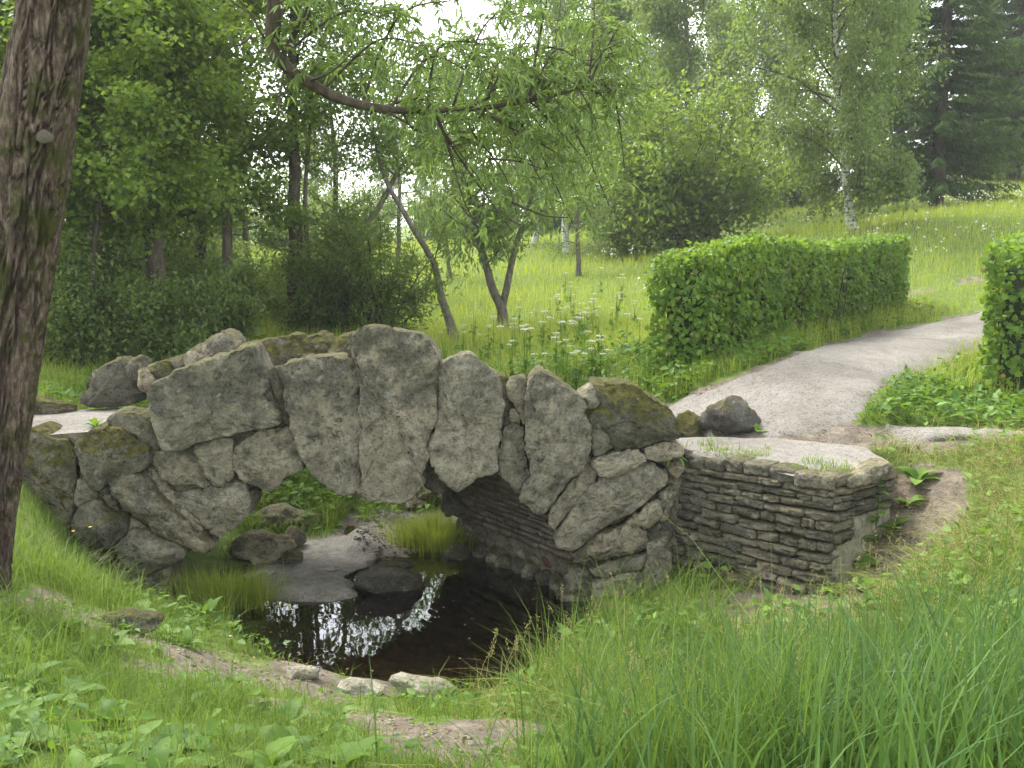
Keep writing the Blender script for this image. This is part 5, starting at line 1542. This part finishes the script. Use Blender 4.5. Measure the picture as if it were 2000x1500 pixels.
# weeds: small broad leaves near the ground
def weeds(name, label, P, L0, L1, hmax, mat='weed'):
    k = len(P); mb = MB()
    D = np.column_stack([RNG.normal(0, 1, (k, 2)), RNG.uniform(-.2, .7, k)])
    Nn = np.column_stack([RNG.normal(0, .4, (k, 2)), np.ones(k)])
    L = RNG.uniform(L0, L1, k)
    leaves(mb, P + np.column_stack([np.zeros((k, 2)), RNG.uniform(.01, hmax, k)]), D, Nn, L, L * RNG.uniform(.4, .75, k), 'lance', cl(RNG.normal(.45, .25, k)))
    o = obj(name, mb.mesh(name, False), M[mat]); tag(o, label, 'weeds', None, 'stuff')
weeds('weeds', 'low leafy weeds matting the near left bank', np.concatenate([scatter(9000, -4.2, .4, 2.4, 7.2, .6, lambda x, y: RNG.uniform(0, 1, x.shape) < .34 + .9 * fbm2(x, y, 1.6, 3, 91))]), .018, .075, .15)
weeds('weeds', 'leafy weeds among the tall and cut grass before the wall', np.concatenate([scatter(3200, 1.4, 5.2, 4, 8.6, .7), scatter(9000, -.1, 4.4, 3.0, 7.2, .6, lambda x, y: fbm2(x, y, 1.5, 3, 131) > .12)]), .03, .10, .24)
weeds('weeds', 'green ground-cover leaves along the edges of the path', np.concatenate([scatter(9000, 2.4, 6.5, 8.3, 12, .6), scatter(9000, .4, 7.5, 9.8, 18, .6, lambda x, y: d_line(x, y, [(1.9, 10.8), (7.0, 17.8)]) < .6)]), .05, .11, .16)
weeds('weeds', 'soft leafy herbs under the arch and behind the bridge', np.concatenate([under(590, 990, 500, (.5, .3)), under(540, 930, 400, (.4, .3)), scatter(7000, -5, 2.0, 10, 13, .6)]), .05, .12, .22)

# sparse tufts creeping over the gravel edges and in the bare earth
mb = MB()
P = RNG.uniform((0, 7.2), (9, 17), (26000, 2)); dd_ = sdf_poly(P[:, 0], P[:, 1], PATH_POLY)
cl_ = fbm2(P[:, 0], P[:, 1], 2.4, 3, 121)
ok = (np.abs(dd_) < .30) & (cl_ > .12) & (RNG.uniform(0, 1, len(P)) < np.exp(-np.abs(dd_ + .03) * 8))
P = P[ok]; P3 = RNG.uniform((-3.4, 3.2), (3, 8.2), (5200, 2)); okp = (dirt_mask(P3[:, 0], P3[:, 1]) > .4) & (fbm2(P3[:, 0], P3[:, 1], 3, 3, 122) > .18) & (sdf_poly(P3[:, 0], P3[:, 1], CHANNEL) > .05) & (sdf_poly(P3[:, 0], P3[:, 1], WALL) > .05)
P4 = RNG.uniform((1.4, 7.2), (2.8, 8.5), (2600, 2)); ok4 = (sdf_poly(P4[:, 0], P4[:, 1], WALL) < -.03) & (fbm2(P4[:, 0], P4[:, 1], 3, 3, 123) > .5)
P = np.concatenate([P, P3[okp], P4[ok4]])
zt_ = terrain(P[:, 0], P[:, 1]); inw = sdf_poly(P[:, 0], P[:, 1], WALL) < -.02; zt_ = np.where(inw, 1.2, zt_)
P = np.column_stack([P, zt_]); k = len(P)
blades(mb, P, RNG.uniform(.03, .13, k), RNG.uniform(.004, .008, k), RNG.uniform(0, 6.28, k), RNG.uniform(.2, 1.2, k), cl(RNG.normal(.5, .25, k)), 2)
o = obj('edge_grass', mb.mesh('edge_grass', False), M['grass']); tag(o, 'thin tufts of grass creeping into the gravel and bare earth', 'grass', None, 'stuff')

# meadow, thinning out with distance
mb = MB()
k = 140000
Y = np.exp(RNG.uniform(math.log(9.8), math.log(62), k)); X = RNG.uniform(-.56, .60, k) * Y + RNG.uniform(-1.5, 1.5, k)
P = np.column_stack([X, Y]); ok, z = keep_mask(P, .6)
P = np.column_stack([P, z - .02])[ok]; k = len(P)
sc_ = np.clip(P[:, 1] / 14, .8, 2.6)
pat = fbm2(P[:, 0], P[:, 1], .35, 3, 55)
blades(mb, P, RNG.uniform(.14, .42, k) * (1 + .3 * pat), .008 * sc_ * RNG.uniform(.7, 1.3, k), RNG.uniform(0, 6.28, k), RNG.uniform(.05, .7, k), cl(RNG.normal(.45, .22, k) + .25 * pat), 2)
o = obj('meadow_grass', mb.mesh('meadow_grass', False), M['meadow']); tag(o, 'bright yellow-green meadow grass rising up the far slope', 'grass', None, 'stuff')
# cream meadowsweet far up the slope
mb = MB()
k = 2600
a = RNG.uniform(0, 1, (k, 2))
P = np.column_stack([RNG.uniform(2, 30, k), RNG.uniform(19, 44, k)])
okf = (fbm2(P[:, 0], P[:, 1], .22, 2, 66) > .12) & (P[:, 0] / P[:, 1] < .55)
ok, z = keep_mask(P, .6); P = np.column_stack([P, z + RNG.uniform(.32, .58, k)])[ok & okf]; k = len(P)
for rep in range(2):
    leaves(mb, P + RNG.normal(0, .03, (k, 3)), RNG.normal(0, 1, (k, 3)), RNG.normal(0, .6, (k, 3)) + [0, -.4, 1], RNG.uniform(.03, .08, k), RNG.uniform(.03, .06, k), 'rhomb', cl(RNG.normal(.5, .3, k)))
o = obj('meadow_flowers', mb.mesh('meadow_flowers', False), M['petal']); tag(o, 'specks of cream meadow flowers over the far slope', 'flowers', None, 'stuff')

# seed stalks rising above the near grass
mb = MB()
P = scatter(420, 0, 4.2, 3.2, 7.0, .5); k = len(P)
hs_ = RNG.uniform(.28, .6, k); az_ = RNG.uniform(0, 6.28, k); le_ = RNG.uniform(.05, .35, k)
blades(mb, P, hs_, np.full(k, .003), az_, le_, cl(RNG.normal(.3, .2, k)), 5)
for rep in range(14):
    t_ = RNG.uniform(.82, 1.0, k)
    c_ = P + np.column_stack([np.cos(az_) * hs_ * le_ * t_ ** 2, np.sin(az_) * hs_ * le_ * t_ ** 2, hs_ * t_ * (1 - .45 * le_ * t_ ** 1.5)])
    leaves(mb, c_ + RNG.normal(0, .004, (k, 3)), RNG.normal(0, .5, (k, 3)) + [0, 0, .7], RNG.normal(0, 1, (k, 3)), .016, .005, 'rhomb', cl(RNG.normal(.6, .25, k)))
o = obj('seed_stalks', mb.mesh('seed_stalks', False), M['straw']); tag(o, 'thin seed stalks rising above the tall grass', 'grass', None, 'stuff')

# fallen leaves and bits on bare ground, floating leaves
mb = MB()
P = RNG.uniform((-3.6, 3.2), (3.4, 10.4), (9000, 2)); zz_ = terrain(P[:, 0], P[:, 1])
ok = (dirt_mask(P[:, 0], P[:, 1]) > .35) & (zz_ > .015) & (sdf_poly(P[:, 0], P[:, 1], WALL) > .04) & ~(sdf_poly(P[:, 0], P[:, 1], BRIDGE) < .05)
P = np.column_stack([P, zz_ + .008])[ok]; k = len(P)
leaves(mb, P, RNG.normal(0, 1, (k, 3)) * [1, 1, .15], RNG.normal(0, .3, (k, 3)) + [0, 0, 1], RNG.uniform(.012, .045, k), RNG.uniform(.005, .02, k), 'rhomb', cl(RNG.normal(.5, .3, k)))
o = obj('leaf_litter', mb.mesh('leaf_litter', False), M['litter']); tag(o, 'fallen leaves and bits of straw on the bare earth', 'litter', None, 'stuff')
mb = MB()
P = RNG.uniform((-2.4, 6.5), (.5, 9.2), (420, 2)); edge = sdf_poly(P[:, 0], P[:, 1], CHANNEL)
ok = (terrain(P[:, 0], P[:, 1]) < -.02) & (edge < .1) & (RNG.uniform(0, 1, len(P)) < np.where(edge > -.25, .8, .12))
P = np.column_stack([P, np.full(len(P), .003)])[ok]; k = len(P)
leaves(mb, P, RNG.normal(0, 1, (k, 3)) * [1, 1, 0], np.tile([0, 0, 1.], (k, 1)), RNG.uniform(.015, .04, k), RNG.uniform(.008, .02, k), 'rhomb', cl(RNG.normal(.6, .3, k)))
o = obj('floating_leaves', mb.mesh('floating_leaves', False), M['litter']); tag(o, 'small leaves floating on the dark pool', 'leaves', None, 'stuff')

# umbel flowers, each a plant
def umbel_head(seed):
    rg = np.random.default_rng(seed); fl = MB()
    n_ = 30; r = .06 * np.sqrt(rg.uniform(0, 1, n_)); a = rg.uniform(0, 6.28, n_)
    P = np.column_stack([r * np.cos(a), r * np.sin(a), .012 - r * .25 + rg.normal(0, .004, n_)])
    leaves(fl, P, rg.normal(0, 1, (n_, 3)) * [1, 1, .2], rg.normal(0, .25, (n_, 3)) + [0, 0, 1], .026, .024, 'rhomb', cl(rg.normal(.5, .3, n_)))
    for i in range(7):
        V, F = tube([(0, 0, -.05), tuple(P[i])], [.0015, .001], 3); fl.add(V, F, tint=.2)
    me = fl.mesh('umbel', False); me.materials.append(M['petal'])
    return me
UH = [umbel_head(700 + i) for i in range(4)]
def umbel_plant(name, q, H, nh, label, group, hs=1.0, leafy=True):
    rg = np.random.default_rng(int(abs(q[0] * 1000) + abs(q[1]) * 777))
    root = empty(name, tuple(q), label, 'flower', group)
    st_ = MB()
    for h_i in range(nh):
        hx, hy, hz = (rg.normal(0, .05), rg.normal(0, .05), H * rg.uniform(.8, 1.05)) if h_i else (0, 0, H)
        V, F = tube([(0, 0, 0), (hx * .4, hy * .4, hz * .55), (hx, hy, hz - .045 * hs)], [.005, .004, .002], 4); st_.add(V, F, tint=.5)
        obj('umbel', UH[rg.integers(0, 4)], None, root, (hx, hy, hz), (0, 0, rg.uniform(0, 6)), (hs,) * 3)
    if leafy:
        k = 12
        leaves(st_, np.column_stack([rg.normal(0, .03, (k, 2)), rg.uniform(.05, .6, k) * H]), rg.normal(0, 1, (k, 3)), rg.normal(0, .4, (k, 3)) + [0, 0, 1], .10, .05, 'lobed', cl(rg.normal(.4, .2, k)))
    o = obj('stem', st_.mesh('stem', False), M['weed'], root)
upx = [(1130, 620), (1105, 640), (1140, 650), (1160, 630), (1090, 600), (1120, 590), (1020, 640), (1060, 650), (1000, 665), (1030, 670), (1080, 665), (1120, 660), (1150, 640), (1010, 690), (1060, 690), (960, 660), (950, 690), (1100, 690), (1140, 690), (1170, 680), (1200, 640), (1210, 600), (900, 690), (930, 700), (1020, 715), (1030, 725), (1090, 720), (1100, 735), (1120, 740), (1050, 745), (1005, 735), (1180, 715), (1190, 740), (1150, 720), (1075, 610), (1165, 605), (1195, 620), (1240, 700), (1225, 660), (1240, 620), (1100, 560), (1180, 560), (1220, 570), (930, 650), (870, 690), (985, 705), (1115, 625), (1130, 640), (1125, 655), (1145, 662), (1098, 648)]
for i, (px, py) in enumerate(upx):
    q = ground_pt(px + random.uniform(-8, 8), py + 28 + random.uniform(-6, 6))
    umbel_plant('cow_parsley', q, .62 * random.uniform(.75, 1.1), random.choice((1, 2, 2, 3)), 'white umbel flower standing in the meadow grass behind the bridge', 'white umbels in the meadow', random.uniform(.5, .85))
for (px, py), lb in zip([(1218, 1462), (1268, 1494), (1306, 1498)], ['white yarrow head in the tall near grass, apart from the pair', 'white yarrow head close beside another at the grass edge', 'white yarrow head, smaller of the close pair in the grass']):
    p = at(px, py, 4.3); g_ = T1(p[0], p[1])
    umbel_plant('yarrow', np.array([p[0], p[1], g_]), max(p[2] - g_, .1), 1, lb, None, .55, False)

# broad-leaved plants: every leaf its own part
def big_leaf(seed, lobes=False):
    rg = np.random.default_rng(seed)
    n_ = 9; t = np.linspace(0, 1, n_)
    wd = np.sin(np.pi * np.clip(t, 0, 1) ** .8) ** .75 * .5
    wd = wd * (1 + .10 * np.sin(t * 21 + seed)); wd[0] = .05; wd[-1] = .0
    z = .35 * t - .55 * t ** 2 + .02 * np.sin(9 * t + seed)
    V = []
    for i in range(n_):
        wv_ = .06 * math.sin(5 * t[i] + seed)
        V += [(-wd[i], t[i], z[i] + .12 * wd[i] + wv_ * wd[i]), (0, t[i], z[i]), (wd[i], t[i], z[i] + .12 * wd[i] - wv_ * wd[i])]
    F = []
    for i in range(n_ - 1):
        a = i * 3
        F += [(a, a + 1, a + 4, a + 3), (a + 1, a + 2, a + 5, a + 4)]
    me = mesh_from('leaf', np.array(V), F, True, {'tint': np.full(len(V), rg.uniform(.15, .85))})
    me.materials.append(M['weed'])
    return me
BLV = [big_leaf(s_) for s_ in range(10)]
def broadleaf(px, py, n_, L, label, group=None, upright=.4, wr=.45, q=None):
    if q is None: q = ground_pt(px, py)
    root = empty('broadleaf_plant', tuple(q), label, 'plant', group, random.uniform(0, 6.28))
    for i in range(n_):
        l_ = L * random.uniform(.65, 1.15)
        o = obj('leaf', random.choice(BLV), None, root, (0, 0, .01))
        o.rotation_euler = (upright * random.uniform(.5, 1.5), random.uniform(-.2, .2), i * 6.283 / n_ + random.uniform(-.3, .3))
        o.scale = (l_ * wr * random.uniform(.8, 1.2), l_, l_)
    return root
GP_ = 'broad-leaved weeds of the near bank'
pts_ = []
rp = random.Random(4)
for _ in range(400):
    px, py = rp.uniform(5, 720), rp.uniform(1200, 1560)
    q = ground_pt(px, py)
    if dirt_mask(np.array([q[0]]), np.array([q[1]]))[0] > .3 or q[2] < .06: continue
    if any((q[0] - a) ** 2 + (q[1] - b_) ** 2 < .16 ** 2 for a, b_, *_ in pts_): continue
    pts_.append((q[0], q[1], px, py))
    if len(pts_) >= 46: break
for a, b_, px, py in pts_:
    broadleaf(px, py, rp.randint(4, 7), rp.uniform(.09, .17), 'broad-leaved green weed growing low on the near left bank', GP_, rp.uniform(.25, .7))
pts_r = []
for _ in range(300):
    px, py = rp.uniform(1080, 1990), rp.uniform(1150, 1640)
    q = ground_pt(px, py)
    if dirt_mask(np.array([q[0]]), np.array([q[1]]))[0] > .5 or q[2] < .06 or any((q[0] - a) ** 2 + (q[1] - b_) ** 2 < .2 ** 2 for a, b_ in pts_r): continue
    pts_r.append((q[0], q[1]))
    broadleaf(px, py, rp.randint(4, 8), rp.uniform(.14, .27), 'broad-leaved weed half buried in the tall grass before the wall', 'broad-leaved weeds in the tall grass', rp.uniform(.5, 1.2), rp.choice((.25, .4, .6)))
    if len(pts_r) >= 60: break
broadleaf(225, 800, 5, .30, 'dock with one tall upright leaf beside the far parapet stone', None, 1.0, .3)
broadleaf(1385, 845, 6, .16, 'dandelion rosette in front of the dark boulder', None, .7, .3)
broadleaf(1480, 850, 6, .15, 'dandelion rosette at the path side of the dark boulder', None, .8, .35)
broadleaf(1500, 1195, 6, .22, 'leafy herb at the foot of the retaining wall', None, .8, .35)
broadleaf(1625, 1160, 5, .15, 'round-leaved coltsfoot in the dirt below the wall corner', None, .5, .9)
broadleaf(1690, 1110, 4, .14, 'round-leaved coltsfoot beside the concrete patch of the wall', None, .5, .9)
broadleaf(1640, 1240, 6, .15, 'broad yellowish weed in the cut grass before the wall corner', None, .5, .6)
broadleaf(1790, 945, 6, .20, 'plantain hanging over the bare earth at the end of the wall', None, .6, .5)
broadleaf(1770, 990, 6, .18, 'leafy plant trailing down the bare earth past the wall end', None, .4, .6)
broadleaf(1745, 1040, 6, .16, 'leafy plant rooted against the wall end low down', None, .7, .5)
broadleaf(1690, 1150, 6, .17, 'yellowish broad-leaved plant below the eroded earth', None, .5, .7)
broadleaf(400, 1215, 6, .20, 'tall-leaved weed on the bank at the edge of the pool', None, .9, .4)
broadleaf(270, 1210, 6, .18, 'broad weed below the foundation stone of the left pier', None, .6, .5)
broadleaf(1325, 890, 6, .14, 'small tuft rooted where the bridge meets the wall', None, -.3, .2, np.array([1.30, 8.0, 1.17]))
broadleaf(130, 870, 5, .15, 'leafy sprout on the path edge between the mossy end stones', None, .8, .35, np.array([-3.45, 8.35, 1.34]))
# nettle by the wall
q = ground_pt(1705, 1080)
root = empty('nettle', tuple(q), 'upright nettle climbing beside the concrete patch', 'plant')
V, F = tube([(0, 0, 0), (.01, -.02, .3), (.03, -.01, .62)], [.005, .004, .002], 4)
me = mesh_from('stem', V, F); obj('stem', me, M['weed'], root)
for i in range(14):
    o = obj('leaf', BLV[i % 10], None, root, (.02, -.01, .08 + .038 * i)); l_ = .15 - .005 * i
    o.rotation_euler = (.2, 0, i * 1.57 + .4 * (i % 3)); o.scale = (l_ * .55, l_, l_)
# seed heads and dry stalks by the water
q0 = ground_pt(960, 1345)
for i, (px, py, h_) in enumerate([(945, 1360, .42), (975, 1372, .40), (930, 1352, .30), (1005, 1345, .34), (1420, 1190, .30), (1445, 1195, .27), (1400, 1185, .25)]):
    q = ground_pt(px, py)
    root = empty('seed_grass', tuple(q), 'thin dry grass stalk with a brown seed head ' + ('by the near water edge' if i < 4 else 'before the foot of the wall'), 'grass stalk', 'dry stalks by the water' if i < 4 else 'dry stalks by the wall')
    ln_ = random.uniform(-.10, .12)
    mbs = MB(); V, F = tube([(0, 0, 0), (ln_ * .4, 0, h_ * .6), (ln_, .02, h_)], [.002, .0016, .001], 4); mbs.add(V, F, tint=.4)
    obj('stalk', mbs.mesh('stalk'), M['straw'], root)
    mbs = MB(); k = 26; tt = RNG.uniform(.72, 1, k)
    leaves(mbs, np.column_stack([ln_ * tt + RNG.normal(0, .008, k), RNG.normal(0, .008, k), h_ * tt]), RNG.normal(0, .5, (k, 3)) + [0, 0, .8], RNG.normal(0, 1, (k, 3)), .022, .006, 'rhomb', cl(RNG.normal(.4, .3, k)))
    obj('seed_head', mbs.mesh('seed_head', False), M['straw'], root)
# buttercups and clover
for px, py, Y, mt, lb in [(143, 1038, 7.55, 'yellow', 'small yellow flower before the moss-topped end stone'), (176, 1030, 7.5, 'yellow', 'small yellow flower before the dark round pier stone'), (451, 1281, 6.4, 'pink', 'pink clover head at the pool edge')]:
    p = at(px, py, Y); g_ = T1(p[0], p[1])
    root = empty('wild_flower', (p[0], p[1], g_), lb, 'flower')
    h_ = max(p[2] - g_, .06)
    V, F = tube([(0, 0, 0), (.01, 0, h_ * .5), (0, 0, h_)], [.0025, .002, .0015], 4); obj('stem', mesh_from('stem', V, F), M['weed'], root)
    mbs = MB(); k = 8; a = np.arange(k) / k * 6.283
    leaves(mbs, np.tile([0, 0, h_], (k, 1)), np.column_stack([np.cos(a), np.sin(a), np.full(k, .35)]), np.tile([0, 0, 1.], (k, 1)), .016, .012, 'rhomb', np.full(k, .5))
    obj('petals', mbs.mesh('petals', False), M[mt], root)

# ------------------------------------------------------------------ haze
m, nt, out = new_mat('haze')
pv = N(nt, 'ShaderNodeVolumePrincipled'); pv.inputs['Density'].default_value = .0009; pv.inputs['Color'].default_value = (.92, .95, .95, 1)
pv.inputs['Anisotropy'].default_value = .1
nt.links.new(pv.outputs[0], out.inputs['Volume'])
zt = float(GZ.max()) + 34
hx0, hx1, hy0, hy1, hz0 = gx[0] - 6, gx[-1] + 6, gy[0] - 6, gy[-1] + 6, float(GZ.min()) - 1.2
Vh = np.array([(x, y, z) for z in (hz0, zt) for x, y in ((hx0, hy0), (hx1, hy0), (hx1, hy1), (hx0, hy1))])
haze = obj('haze', mesh_from('haze', Vh, [(3, 2, 1, 0), (4, 5, 6, 7), (0, 1, 5, 4), (1, 2, 6, 5), (2, 3, 7, 6), (3, 0, 4, 7)], False), m)
tag(haze, 'thin pale summer haze in the air over the park', 'haze', None, 'stuff')
